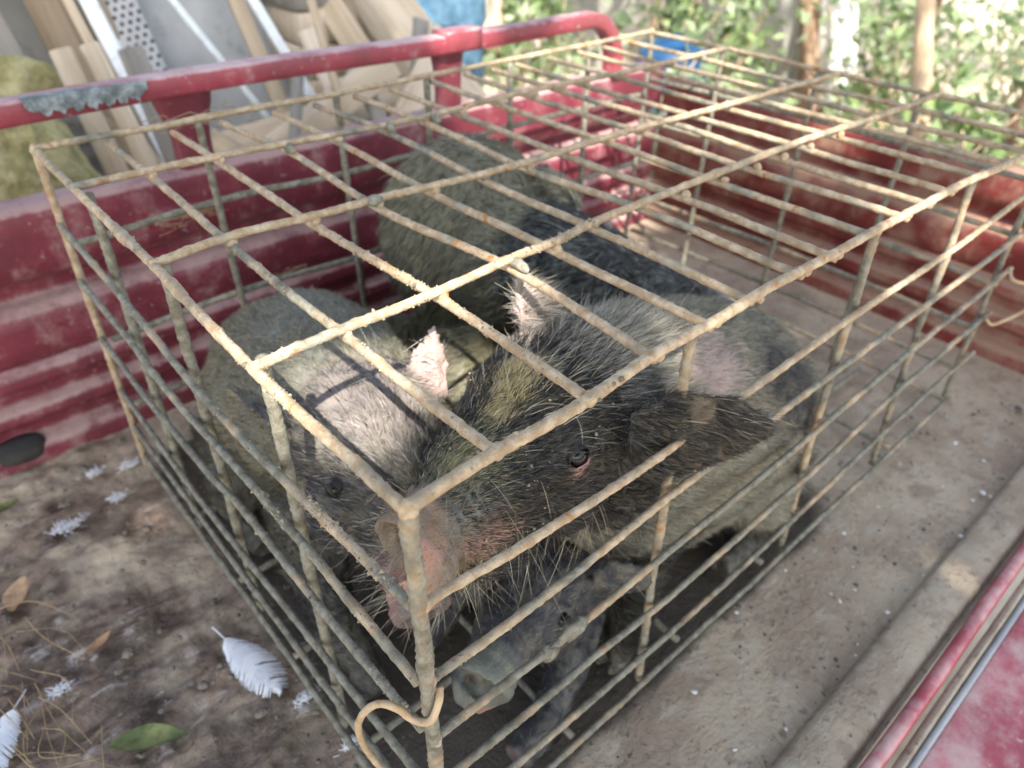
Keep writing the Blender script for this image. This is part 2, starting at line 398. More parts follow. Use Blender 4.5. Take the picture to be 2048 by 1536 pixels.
nx, ny = len(fx), len(fy); i = np.arange(nx-1)[:, None]; j = np.arange(ny-1)[None]; F = np.stack([i*ny+j, (i+1)*ny+j, (i+1)*ny+j+1, i*ny+j+1], -1).reshape(-1, 4)
mkobj('bed_floor', V, F, M['bed_floor'], truck, loc=(0, 0, 0))
prof = [(1.05, .36), (1.05, .405), (1.03, .412), (.992, .412), (.980, .404), (.978, .39), (.980, .305), (.990, .296), (1.012, .288), (1.014, .262), (.992, .252), (.982, .240), (.984, .168), (.990, .160), (.972, .150), (.970, .128), (.985, .120), (.985, .098), (.966, .088), (.964, .068), (.982, .058), (.982, .034), (.955, .022), (.952, -.01)]
def dense(P, k=3):
    P = np.asarray(P, float); o = []
    for a, c_ in zip(P[:-1], P[1:]):
        for q in range(k): o.append(a+(c_-a)*q/k)
    return np.array(o+[P[-1]])
V, F = sheet(dense(prof)[::-1], 0, -.86, 1.50, 90); mkobj('side_panel', V, F, M['red_paint'], truck, smooth=False)
tag(truck.children[-1], 'crimson ribbed side panel with dusty ledges')
profx = [(1.56, .30), (1.56, .368), (1.545, .374), (1.515, .374), (1.503, .366), (1.500, .355), (1.502, .305), (1.512, .297), (1.530, .290), (1.530, .262), (1.512, .253), (1.502, .243), (1.504, .170), (1.509, .162), (1.494, .152), (1.492, .130), (1.506, .122), (1.506, .100), (1.488, .090), (1.486, .068), (1.502, .058), (1.502, .034), (1.480, .022), (1.478, -.01)]
V, F = sheet(dense(profx), 1, -.36, .975, 70); mkobj('headboard_panel', V, F, M['red_paint_dusty'], truck, smooth=False)
# upper rail with a rounded end dropping to the corner
def rect_tube(P, hw, hh, up, rad=.3):
    P = np.asarray(P, float); T = nrm(np.gradient(P, axis=0)); N = np.asarray(up, float); A = nrm(np.cross(T, N)); Bn = nrm(np.cross(A, T))
    sec = []
    for sx, sy in ((1, 1), (-1, 1), (-1, -1), (1, -1)):
        for q in (0, .5, 1):
            a = {(1, 1): 0, (-1, 1): pi/2, (-1, -1): pi, (1, -1): 1.5*pi}[(sx, sy)] + q*pi/2; r = min(hw, hh)*rad
            sec.append((sx*(hw-r)+r*cos(a), sy*(hh-r)+r*sin(a)))
    sec = np.array(sec); n = len(P); m = len(sec)
    V = (P[:, None] + sec[None, :, 0:1]*A[:, None] + sec[None, :, 1:2]*Bn[:, None]).reshape(-1, 3)
    V = np.vstack([V, P[:1], P[-1:]]); j = np.arange(m); k = (j+1) % m
    return V, [grid_faces(n, m)[:, ::-1].copy(), np.vstack([np.stack([np.full(m, n*m), j, k], -1), np.stack([np.full(m, n*m+1), (n-1)*m+k, (n-1)*m+j], -1)])]
ang = np.linspace(0, pi/2, 12)
path = [(x_, .99, .545) for x_ in np.linspace(-.86, 1.19, 60)] + [(1.19+.11*sin(a), .99, .435+.11*cos(a)) for a in ang[1:]] + [(1.30, .99, z) for z in (.42, .405)]
path = np.array(path); path[:, 2] += .004*np.sin(path[:, 0]*5)*(path[:, 0] < 1.2)
V, F = rect_tube(path, .021, .016, (0, 1, 0)); V2 = V.copy()
# cross-section: deep in y, low in z
V, F = rect_tube(path, .0165, .021, (0, 1, 0)); mkobj('rail', V, F, M['red_rail'], truck, smooth=False)
V, F = rect_tube([(.775, .9905, .5462), (.80, .9905, .5466), (.84, .9905, .547), (.865, .9905, .5472)], .020, .0245, (0, 1, 0)); mkobj('rail_sleeve', V, F, M['red_rail'], truck, smooth=False)
for xc, wt, wb in ((.258, .095, .060), (.80, .072, .055), (-.42, .09, .06)):
    Z = np.linspace(.405, .531, 8); wv = wb + (wt-wb)*sm(Z, .46, .535); parts = []
    sec = [(-1, 0), (-1, .03), (-.8, .034), (-.72, .012), (-.5, .0), (.5, .0), (.72, .012), (.8, .034), (1, .03), (1, 0), (.8, -.006), (-.8, -.006)]
    V = np.array([[xc+.5*w_*a, .992+d*.6, z] for z, w_ in zip(Z, wv) for a, d in sec])
    mkobj('rail_post', V, [grid_faces(8, len(sec))], M['red_paint'], truck, smooth=False)
# tar-grey patch peeling on the rail
u_ = np.linspace(.03, .20, 40); V = []
for k, x_ in enumerate(u_):
    wob = .004*math.sin(k*1.3)+.003*math.sin(k*3.1); e_ = min(1, k/4, (39-k)/4)
    V += [(x_, .985, .5640), (x_, .9665, .5640), (x_, .9655, .556), (x_, .9655, .553-e_*(.012+wob))]
V = np.array(V); V[:, 1] -= fbm(V, 120, 3)*.003; V[:, 2] += (fbm(V, 90, 5)-.5)*.003
mkobj('peeling_patch', V, [grid_faces(40, 4, False)], M['tar_patch'], truck)
# right edge: dusty step, red bead, dropped side board
V, F = sheet(dense([(-.165, -.004), (-.170, .006), (-.176, .009), (-.218, .010), (-.224, .007), (-.229, -.004)], 2), 0, -.86, 1.49, 60, wob=.0008); mkobj('edge_strip', V, F, M['bed_floor'], truck, smooth=False, loc=(0, 0, 0))
P = np.array([(x_, -.246+.0015*sin(x_*9), .008) for x_ in np.linspace(-.86, 1.48, 80)]); V, F = tube(P, .0095, 14); mkobj('bead', V, F, M['red_faded'], truck)
V, F = sheet(dense([(-.262, -.03), (-.263, .004), (-.270, .008), (-.274, .002), (-.276, -.03)], 2), 0, -.86, 1.46, 50, wob=.0006); mkobj('edge_channel', V, F, M['bed_floor'], truck, smooth=False)
V, F = sheet(dense([(-.280, -.05), (-.280, -.008), (-.284, -.003), (-.292, -.002), (-.42, -.012), (-.424, -.009), (-.436, -.010), (-.440, -.014), (-.60, -.028), (-.612, -.034), (-.615, -.06)], 3), 0, -.86, 1.44, 60, wob=.0005); mkobj('drop_side', V, F, M['red_faded'], truck, smooth=False)
P = np.array([(x_, -.279, .0) for x_ in np.linspace(-.86, 1.44, 30)]); V, F = tube(P, .0042, 8); mkobj('hinge_rod', V, F, M['roof_tin'], truck)
# chassis and wheels under the bed
for y_ in (.12, .62):
    V, F = box((.3, y_, -.07), (2.2, .06, .1), bev=.008); mkobj('chassis_beam', V, F, M['dark_steel'], truck, smooth=False)
for y_ in (-.12, .86):
    a = np.linspace(0, 2*pi, 33)[:-1]; sec = np.linspace(0, 2*pi, 13)[:-1]; V = np.array([[.1+(.23+.06*cos(s))*cos(t), y_+.055*sin(s), -.43+(.23+.06*cos(s))*sin(t)] for t in a for s in sec])
    i = np.arange(32)[:, None]; j = np.arange(12)[None]; F = np.stack([i*12+j, ((i+1) % 32)*12+j, ((i+1) % 32)*12+(j+1) % 12, i*12+(j+1) % 12], -1).reshape(-1, 4)
    wh = empty('wheel', (.1-.35, y_-.37, -.43+.72)); wh.parent = truck
    mkobj('tyre', V, F, M['rubber'], wh)
    V, F = tube(np.array([(.1, y_-.03, -.43), (.1, y_, -.43), (.1, y_+.03, -.43)]), .18, 24); mkobj('rim', V, F, M['dark_steel'], wh)
V, F = tube(np.array([(.1, -.1, -.43), (.1, .3, -.43), (.1, .84, -.43)]), .03, 12); mkobj('axle', V, F, M['dark_steel'], truck)
V = np.array([(.1+dx, y_, z) for y_ in (.1, .64) for dx in (-.05, .05) for z in (-.42, -.1)]); 
for y_ in (.12, .62):
    V, F = box((.1, y_, -.26), (.08, .05, .30), bev=.005); mkobj('axle_hanger', V, F, M['dark_steel'], truck, smooth=False)
# rubber stopper in the bed corner
V, F = remesh([loft([(-.185, .975, .012, .012, .012, .012), (-.18, .972, .018, .022, .020, .02), (-.15, .968, .02, .024, .024, .024), (-.125, .968, .018, .018, .02, .02), (-.12, .968, .016, .006, .006, .006)], 20, 16)], .004, 2)
mkobj('corner_stopper', V, F, M['rubber'], truck)

# ------------------------------------------------------------------ cage of rebar
cage = empty('rebar_cage', (.6, .4, 0), 'low welded rebar cage crusted with dried mud, holding four pigs', 'cage')
JOINTS = []; CRUSTY = []
def bar(name, pts, r=.0054, grey=.35, seed=0, step=.0045, ribs=0., sides=10, crust=1., far=False):
    P = np.asarray(pts, float); Ls = np.linalg.norm(np.diff(P, axis=0), axis=1).sum()
    n = max(8, int(Ls/(step*(1.8 if far else 1)))); P = catmull(P, n)
    P = P + (np.stack([fbm(P+k*3.3, 9, seed+k) for k in range(3)], -1)-.5)*.0032*np.minimum(1, np.minimum(np.arange(n), np.arange(n)[::-1])/6)[:, None]
    sides = 8 if far else sides
    V, F = tube(P, r, sides); m = n*sides
    D = V[:m]-np.repeat(P, sides, 0); u = nrm(D)
    q = V[:m]
    h = (fbm(q, 190, seed, 3)-.5)*.0011 + np.maximum(0, fbm(q, 90, seed+5, 3)-.58)*.006*crust*(.55+.45*u[:, 2]) + (vn(q, 520, seed+2)-.5)*.0011
    lumps = np.maximum(0, fbm(P, 16, seed+9, 2)-.74)*.03*crust
    h = h + np.repeat(lumps, sides)*.35*(vn(q, 130, seed+3)*.8+.4)
    if ribs:
        s = np.repeat(np.arange(n)*Ls/n, sides); a = np.tile(np.arange(sides)*2*pi/sides, n)
        h = h + ribs*np.maximum(0, np.sin(2*pi*s/.0085+np.sin(a)*1.4))**2
    V[:m] += u*h[:, None]
    o = mkobj(name, V, F, M['crusted_steel'], cage); o.color = (grey+.06, 0, 0, 1)
    near = {11: 200, 32: 260, 31: 110, 30: 130, 10: 50, 33: 30, 80: 200, 81: 170, 82: 110, 61: 30}.get(seed)
    if near:
        ok = np.linalg.norm(V[:m]-np.array([-.165, -.27, .87]), axis=1) < .85; CRUSTY.append((name, V[:m][ok], None, None, near))
    return o
ZT = .545
A = [(-.004, -.004), (.078, 0), (.168, 0), (.248, .006), (.324, .006), (.389, .008), (.471, .006), (.612, .006), (.808, .002), (.979, -.008), (1.13, -.008), (1.215, -.004)]
B = [(-.008, .187), (.076, .192), (.174, .193), (.263, .198), (.321, .198), (.392, .207), (.472, .209), (.803, .211), (.981, .2), (1.205, .196)]
Cc = [(-.004, .400), (.078, .412), (.167, .404), (.244, .401), (.316, .394), (.388, .389), (.456, .384), (.644, .388), (.864, .378), (1.205, .37)]
D = [(-.003, .641), (.084, .641), (.168, .637), (.254, .627), (.324, .62), (.401, .617), (.468, .615), (.668, .622), (.896, .612), (1.205, .614)]
E_ = [(.0, .803), (.085, .803), (.167, .798), (.239, .8), (.319, .797), (.385, .793), (.8, .8), (1.21, .81)]
for k, (nm, pl, g) in enumerate((('edge', A, .18), ('b', B, .30), ('c', Cc, .22), ('d', D, .30), ('e', E_, .30))):
    bar('top_long_bar', [(x, y, ZT + (.001 if k else 0)) for x, y in pl], .0048 if k == 0 else .0044, g, 10+k, step=.004, crust=(.5, 1.1, .7, .6, .7)[k])
short = [[(.0, .803), (-.002, .641), (-.002, .398), (-.007, .187), (-.003, -.004)],
         [(.085, .803), (.084, .641), (.078, .412), (.076, .192), (.078, .003)],
         [(.167, .798), (.168, .637), (.167, .404), (.174, .193), (.168, .003)],
         [(.239, .8), (.254, .627), (.244, .401), (.263, .198), (.248, .009)],
         [(.319, .797), (.324, .62), (.316, .394), (.321, .196), (.324, .009)],
         [(.385, .793), (.401, .617), (.388, .389), (.392, .211), (.389, .011)],
         [(.460, .80), (.468, .615), (.456, .382), (.472, .209), (.471, .009)],
         [(.528, .80), (.531, .606), (.531, .397), (.535, .2), (.532, .007)]]
for x in (.612, .688, .748, .808, .893, .975, 1.05, 1.13): short.append([(x, .803), (x+rng.normal(0, .006), .615), (x+rng.normal(0, .006), .39), (x+rng.normal(0, .006), .2), (x, .005)])
short.append([(1.208, .81), (1.21, .61), (1.205, .39), (1.208, .2), (1.212, -.004)])
for k, s in enumerate(short):
    edge = k in (0, len(short)-1)
    bar('top_cross_bar', [(x, y, ZT-(.001 if edge else .0102)) for x, y in s], .0044, (.30, .34, .22, .26, .28, .3, .3)[min(k, 6)], 30+k, step=.004, crust=(1.2, 1.2, 1.3, 1.0, .5)[min(k, 4)], far=k > 7)
    if 0 < k < len(short)-1:
        for (x, y) in s[1:-1]: JOINTS.append((x, y, ZT-.005, .0075))
        JOINTS.append((s[-1][0], .006, ZT-.005, .0062))
JOINTS += [(-.002, -.004, ZT-.001, .0095), (0, .803, ZT, .009), (1.21, -.004, ZT, .009), (1.21, .81, ZT, .009)]
RH = [[(.003, .446), (.12, .437), (.245, .432), (.365, .440), (.637, .447), (.858, .445), (1.111, .457), (1.205, .46)],
      [(.003, .355), (.115, .352), (.281, .366), (.415, .365), (.75, .369), (1.111, .367), (1.235, .369)],
      [(.003, .270), (.167, .264), (.326, .269), (.576, .273), (.9, .286), (1.24, .295)],
      [(.003, .190), (.142, .185), (.352, .175), (.621, .18), (.931, .205), (1.245, .204)],
      [(.003, .105), (.26, .090), (.373, .085), (.65, .092), (.914, .111), (1.26, .112)],
      [(.003, .020), (.397, .014), (.8, .013), (1.235, .016)]]
for k, s in enumerate(RH):
    bar('side_bar', [(x, -.004, z) for x, z in s], .0040, (.26, .36, .42, .46, .46, .5)[k], 60+k, crust=.8)
    JOINTS.append((.004, -.004, s[0][1], .0085))
LH = [[(0, .45), (.123, .437), (.328, .420), (.453, .427), (.623, .44), (.803, .445)],
      [(0, .356), (.142, .361), (.22, .36), (.318, .357), (.479, .345), (.633, .357), (.803, .36)],
      [(0, .29), (.163, .278), (.323, .282), (.425, .268), (.603, .258), (.803, .265)],
      [(0, .195), (.139, .182), (.257, .176), (.534, .158), (.803, .17)],
      [(0, .11), (.3, .1), (.803, .095)], [(0, .03), (.4, .035), (.803, .03)]]
for k, s in enumerate(LH):
    bar('end_bar', [(-.004, y, z) for y, z in s], .0041, (.46, .50, .56, .62, .62, .6)[k], 80+k, crust=1.2)
def post(x, y, dx=0, dy=0, z0=.004, z1=.54, r=.0052, g=.4, ribs=0, far=False, seed=0, crust=1.):
    return bar('upright', [(x+dx, y+dy, z0), (x+dx*.4, y+dy*.5, .28), (x, y, z1)], r, g, 100+seed, ribs=ribs, far=far, crust=crust)
post(-.001, -.003, .010, 0, g=.40, ribs=.0016, r=.0058, seed=1, crust=.7)
for k, (x, d) in enumerate(((.290, .035), (.612, .045), (.875, .075), (1.195, .05))): post(x, .0075, d, 0, g=.42, r=.0047, seed=2+k, far=k > 1, ribs=.0008)
for k, (y, d) in enumerate(((.206, -.006), (.407, .012), (.628, -.004))): post(.008, y, 0, d, g=.62, r=.0054, seed=10+k, ribs=.0007)
post(.000, .803, -.003, .014, g=.25, seed=15)
for k, x in enumerate((.205, .425, .60, .79, 1.0)): post(x, .797, .015, 0, g=.72, seed=20+k, far=True, r=.0056)
post(1.208, .806, -.01, 0, g=.6, seed=27, far=True)
for k, y in enumerate((.62, .41, .22)): post(1.203, y, -.01, 0, g=.66, seed=30+k, far=True)
for k, z in enumerate((.418, .262, .14, .03)): bar('back_bar', [(.01, .806, z-.006), (.24, .806, z+.004), (.44, .806, z-.005), (.8, .806, z+.003), (1.21, .808, z)], .0052, .7, 120+k, far=True)
for k, z in enumerate((.45, .36, .27, .18, .09, .02)): bar('far_end_bar', [(1.213, .80, z), (1.216, .4, z+.005), (1.214, 0, z)], .0050, .45, 130+k, far=True)
for k, y in enumerate((.16, .32, .48, .64)): bar('floor_bar', [(.005, y, .009), (.6, y+.008, .009), (1.2, y, .009)], .0048, .5, 140+k, far=True)
for k, x in enumerate((.2, .4, .6, .8, 1.0)): bar('floor_bar', [(x, .005, .0165), (x+.004, .4, .0165), (x, .8, .0165)], .0048, .5, 150+k, far=True)
# mud lumps and weld beads on the joints
def ico():
    t = (1+5**.5)/2
    V = np.array([(-1, t, 0), (1, t, 0), (-1, -t, 0), (1, -t, 0), (0, -1, t), (0, 1, t), (0, -1, -t), (0, 1, -t), (t, 0, -1), (t, 0, 1), (-t, 0, -1), (-t, 0, 1)], float)
    F = np.array([(0, 11, 5), (0, 5, 1), (0, 1, 7), (0, 7, 10), (0, 10, 11), (1, 5, 9), (5, 11, 4), (11, 10, 2), (10, 7, 6), (7, 1, 8), (3, 9, 4), (3, 4, 2), (3, 2, 6), (3, 6, 8), (3, 8, 9), (4, 9, 5), (2, 4, 11), (6, 2, 10), (8, 6, 7), (9, 8, 1)])
    return nrm(V), F
def sub(V, F):
    mid = {}; V = list(map(np.array, V)); out = []
    def m(a, b):
        k = (min(a, b), max(a, b))
        if k not in mid: mid[k] = len(V); V.append(nrm((V[a]+V[b])/2))
        return mid[k]
    for a, b, c in F: x, y, z = m(a, b), m(b, c), m(c, a); out += [(a, x, z), (b, y, x), (c, z, y), (x, y, z)]
    return np.array(V), np.array(out)
I0 = ico(); I1 = sub(*I0); I2 = sub(*I1)
parts = []
for x, y, z, r in JOINTS:
    s = r*rng.uniform(.58, .82, 3)*(1 if rng.random() < .85 else 1.2); v = I2[0]*s; v = v*(1+(fbm(v+[x*9, y*9, z], 160, 3)-.5)*.8)[:, None]
    parts.append((v+[x, y, z], I2[1]))
V, F = join(parts); o = mkobj('weld_mud', V, F, M['crusted_steel'], cage); o.color = (.3, 0, 0, 1); tag(o, kind='stuff')
# crumbs of mud stuck on the near bars
pts = []
for nm, V_, P_, N_, n_ in CRUSTY:
    k = rng.choice(len(V_), n_*5); ok = fbm(V_[k], 26, 77, 2) > rng.uniform(.42, .66, len(k)); k = k[ok][:n_]
    pts.append(np.column_stack([V_[k], rng.gamma(2.0, .00032, len(k))+.00025]))
pts = np.vstack(pts); parts = []
for p in pts: parts.append((I0[0]*p[3]*rng.uniform(.6, 1.35, (12, 1))+p[:3], I0[1]))
V, F = join(parts); tag(mkobj('mud_crumbs', V, F, M['dried_mud'], cage, smooth=False), kind='stuff')
# grey mud dollop on a side bar, tie wires
for c_, s in (((.168, -.004, .268), (.020, .0075, .009)), ((.135, -.004, .263), (.012, .007, .007)), ((.40, .610, ZT-.002), (.0065, .014, .008)), ((.475, .606, ZT-.002), (.0065, .013, .008)), ((.252, .621, ZT-.003), (.0065, .012, .007)), ((.238, .40, ZT+.001), (.010, .0062, .0062)), ((.262, .191, ZT-.001), (.0055, .014, .007))):
    v = I2[0]*np.array(s); v = v*(1+(fbm(v+np.array(c_)*7, 110, 5)-.5)*.9)[:, None]; o = mkobj('mud_dollop', v+np.array(c_), I2[1], M['crusted_steel'], cage); o.color = (.95, 0, 0, 1)
wp = catmull([(.010, -.008, .345), (.004, -.014, .338), (-.004, -.011, .316), (-.011, .004, .309), (-.018, .010, .323), (-.026, .021, .325), (-.032, .034, .307), (-.034, .053, .262), (-.030, .065, .213), (-.020, .071, .157), (-.010, .066, .117), (-.006, .06, .108)], 90)
V, F = tube(wp, .0031, 10); V += (np.stack([fbm(V+k, 120, 3+k) for k in range(3)], -1)-.5)*.0012; mkobj('tie_wire', V, F, M['wire_rust'], cage)
wp = catmull([(1.20, -.01, .31), (1.17, -.03, .305), (1.22, -.07, .29), (1.27, -.06, .24), (1.24, -.02, .19), (1.20, -.01, .21)], 60); V, F = tube(wp, .003, 8); mkobj('tie_wire', V, F, M['wire_rust'], cage)

# ------------------------------------------------------------------ pigs
def ear(base, tip, wdir, wid, cup=.25, th=.0055, n=16, m=9, curl=0.):
    """leaf-shaped cupped ear: closed thin shell from base to tip; wdir = width direction"""
    b0, t0 = np.array(base, float), np.array(tip, float); L = np.linalg.norm(t0-b0); ax = (t0-b0)/L
    wd = np.array(wdir, float); wd = nrm(wd-ax*(wd@ax)); nr = np.cross(ax, wd)
    s = np.linspace(0, 1, n); prof = wid*.5*np.array([np.interp(q, [0, .25, .5, .75, .92, 1], [.62, 1, .95, .66, .28, .05]) for q in s]); u = np.linspace(-1, 1, m)
    top = []; bot = []
    for q, pw in zip(s, prof):
        ctr = b0+ax*L*q + nr*curl*L*q*q
        for v in u:
            c_ = ctr + wd*pw*v + nr*(-cup*pw*(1-v*v))
            t_ = th*(1-.55*q)*(1-.5*v*v); top.append(c_+nr*t_); bot.append(c_-nr*t_)
    V = np.array(top+bot); k = n*m; f = grid_faces(n, m, False); Q = [f[:, ::-1], f+k]; rim = []
    idx = [i for i in range(m)]+[i*m+m-1 for i in range(1, n)]+[(n-1)*m+i for i in range(m-2, -1, -1)]+[i*m for i in range(n-2, 0, -1)]
    for a, c_ in zip(idx, idx[1:]+idx[:1]): rim.append((a, c_, c_+k, a+k))
    return V, [np.vstack(Q+[np.array(rim)])]
def blob(c, r, sub_=I2):
    return sub_[0]*np.asarray(r, float)+np.asarray(c, float), sub_[1]
def leg(pts):   # rows x,y,z,radius
    p = np.asarray(pts, float); return loft(np.column_stack([p[:, :3], p[:, 3], p[:, 3], p[:, 3]]), 26, 14, up=(.9, .3, .1))
def gauss(V, c, r): return np.exp(-((V-np.asarray(c))**2).sum(1)/(r*r))
def hairs(V, F, N, n, wfn, lfn, flow, cfn, width=.00032, lift=(.2, .6), jit=.25, droop=.15, seed=1, seg=3, curve=.3):
    g = np.random.default_rng(seed); T = tris(F); cr = np.cross(V[T[:, 1]]-V[T[:, 0]], V[T[:, 2]]-V[T[:, 0]]); ar = np.linalg.norm(cr, axis=1)
    ctr = V[T].mean(1); wt = ar*wfn(ctr, nrm(cr)); wt = np.maximum(wt, 0); wt /= wt.sum()
    k = g.choice(len(T), n, p=wt); a = g.random((n, 2)); fl = a.sum(1) > 1; a[fl] = 1-a[fl]
    t = T[k]; P = V[t[:, 0]]+(V[t[:, 1]]-V[t[:, 0]])*a[:, :1]+(V[t[:, 2]]-V[t[:, 0]])*a[:, 1:]
    nn = nrm(N[t[:, 0]]*(1-a.sum(1, keepdims=True))+N[t[:, 1]]*a[:, :1]+N[t[:, 2]]*a[:, 1:])
    fl = flow(P) + (np.stack([fbm(P+7*i, 38, seed+i, 2) for i in range(3)], -1)-.5)*2.2*jit + g.normal(0, jit*.5, (n, 3))
    tg = nrm(fl-nn*(fl*nn).sum(1, keepdims=True)); lf = g.uniform(lift[0], lift[1], (n, 1))
    d = nrm(tg*np.cos(lf)+nn*np.sin(lf)); L = (lfn(P, nn)*g.lognormal(0, .28, n))[:, None]
    bendv = tg*curve*.6 + np.array([0, 0, -droop]) + g.normal(0, .10, (n, 3)) - nn*curve*.35
    side = nrm(np.cross(d, g.normal(size=(n, 3)))); wd = (width*g.uniform(.7, 1.3, n))[:, None]
    rows = []; P = P-nn*.0002
    for q in range(seg):
        s = q/seg; c_ = P+d*L*s+bendv*L*s*s; w_ = wd*(1-.75*s); rows += [c_-side*w_, c_+side*w_]
    rows.append(P+d*L+bendv*L)
    W = np.stack(rows, 1); m = 2*seg+1; base = (np.arange(n)*m)[:, None]
    Q = np.concatenate([base+np.array([[2*q, 2*q+1, 2*q+3, 2*q+2]]) for q in range(seg-1)]); Tt = base+np.array([[2*seg-2, 2*seg-1, 2*seg]])
    col = cfn(P, g)                                             # (n,3)
    cc = np.repeat(col[:, None], m, 1)*np.linspace(.75, 1.2, m)[None, :, None]
    return W.reshape(-1, 3), [Q, Tt], np.clip(cc.reshape(-1, 3), 0, .8)
def pick(g, n, cols, pr):
    return np.array(cols)[g.choice(len(cols), n, p=np.array(pr)/sum(pr))]
def mixc(a, b, t): return a*(1-t[:, None])+np.asarray(b)*t[:, None]
OLIVE = np.array((.13, .120, .085)); PALE = np.array((.20, .185, .135)); DARK = np.array((.034, .032, .030)); PINK = np.array((.52, .33, .29)); MUDG = np.array((.17, .175, .15))
def pig(name, label, st, ears, legs, extra, vox, smooth, colour, eyes, snout, fdir, root_pink=False):
    root = empty(name, (st[len(st)*2//3][0], st[len(st)*2//3][1], .005), label, 'pig', 'pigs in the cage')
    parts = [loft(st, 120, 40)] + ears + legs + extra
    V, F = remesh(parts, vox, smooth); N = vnormals(V, F)
    fd = np.array(fdir, float); fd /= np.linalg.norm(fd); sd = nrm(np.cross(fd, [0, 0, 1])); up_ = np.cross(sd, fd)
    S = np.array(snout, float); dis = np.zeros(len(V))
    for s in (-1, 1):                                          # nostrils
        dis -= .013*gauss(V, S+sd*s*.0125+up_*.006, .0075)
    t = (V-S)@(-fd)
    near = np.exp(-((V-S)**2).sum(1)/.09**2)
    dis += near*.0013*np.sin(t*2*pi/.013+9*fbm(V, 34, 2))*(t > .012)             # snout wrinkles
    for e in eyes:
        e = np.array(e); dis -= .007*gauss(V, e, .010); up2 = e+np.array([0, 0, .014]); dis += .0055*gauss(V, up2, .009)+.0035*gauss(V, e-np.array([0, 0, .016]), .010)
    dis += (fbm(V, 22, 4)-.5)*.014*sm(V[:, 2], .02, .1)*(1-near) + (fbm(V, 70, 5)-.5)*.005*(1-.6*near) - np.maximum(0, .06-np.abs(fbm(V*np.array([1, 1, .5]), 26, 6, 2)-.5))*.06*(1-near)
    if root_pink:
        ml = np.exp(-((V[:, 2]-(.374-.16*(V[:, 0]-.06)))/.0042)**2)*sm(V[:, 0], .045, .06)*sm(-V[:, 0], -.185, -.15)*(V[:, 1] < .12); dis -= .006*ml-.003*np.exp(-((V[:, 2]-(.364-.16*(V[:, 0]-.06)))/.005)**2)*sm(V[:, 0], .05, .07)*sm(-V[:, 0], -.17, -.14)
    V = V+N*dis[:, None]; N = vnormals(V, F)
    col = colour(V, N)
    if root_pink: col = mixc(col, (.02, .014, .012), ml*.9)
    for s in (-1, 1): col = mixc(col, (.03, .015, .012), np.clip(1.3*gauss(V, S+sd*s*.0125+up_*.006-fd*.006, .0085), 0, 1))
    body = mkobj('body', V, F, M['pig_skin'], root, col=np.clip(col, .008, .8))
    for e in eyes:
        e = np.array(e)
        ctr = np.array([np.interp(e@fd, *(lambda o: (np.sort(o[:, :3]@fd), o[np.argsort(o[:, :3]@fd), k]))(np.array(st))) for k in range(3)])
        out = nrm(e-ctr-fd*((e-ctr)@fd)); out = nrm(out+fd*.25+np.array([0, 0, .05])); al = nrm(fd+np.array([0, 0, -.18])-out*((fd+np.array([0, 0, -.18]))@out)); bu = np.cross(out, al); bu = bu*np.sign(bu[2])
        R_ = .0127 if root_pink else .0090; m_ = 36; ins = .0034 if root_pink else .0085; e = e-out*ins; th = np.arange(m_)*2*pi/m_; rows = []; cl = []
        for k in range(9):
            q = k/8; aa = np.cos(th)*((.0105 if root_pink else .006)*(1-q)+R_*1.02*q); bb = np.sin(th)*np.where(np.sin(th) > 0, *((.0078, .0068) if root_pink else (.0012, .0022)))*(1-q)+np.sin(th)*R_*1.02*q+.0004*(1-q)
            rr = np.minimum(np.hypot(aa, bb), R_*.995); cc_ = np.sqrt(R_*R_-rr*rr)-.006*q*q+.0012*np.sin(q*pi*3)*(1-q)+.0008*(k == 1)
            rows.append(e+aa[:, None]*al+bb[:, None]*bu+cc_[:, None]*out); cl.append(np.tile((.030, .026, .024) if k > 1 else (.014, .012, .011), (m_, 1)))
        V_ = np.vstack(rows); C_ = np.vstack(cl); low = ((V_-e)@bu < -.005)*((V_-e)@al < .009); C_[low] = (.42, .24, .21) if root_pink else (.09, .07, .06)
        v, f = blob(e, np.ones(3)*(.0112 if root_pink else .0078), sub(*I2)); mkobj('eye', v, f, M['eyeball'], root)
        V_ = V_+(np.stack([fbm(V_+k, 300, k) for k in range(3)], -1)-.5)*.0014
        mkobj('eyelid', V_, grid_faces(9, m_), M['pig_skin'], root, col=C_)
    return root, V, F, N
def addhair(root, name, *a, **k):
    V, F, c_ = hairs(*a, **k); o = mkobj(name, V, F, M['bristle'], root, smooth=False, col=c_); tag(o, kind='stuff'); return o

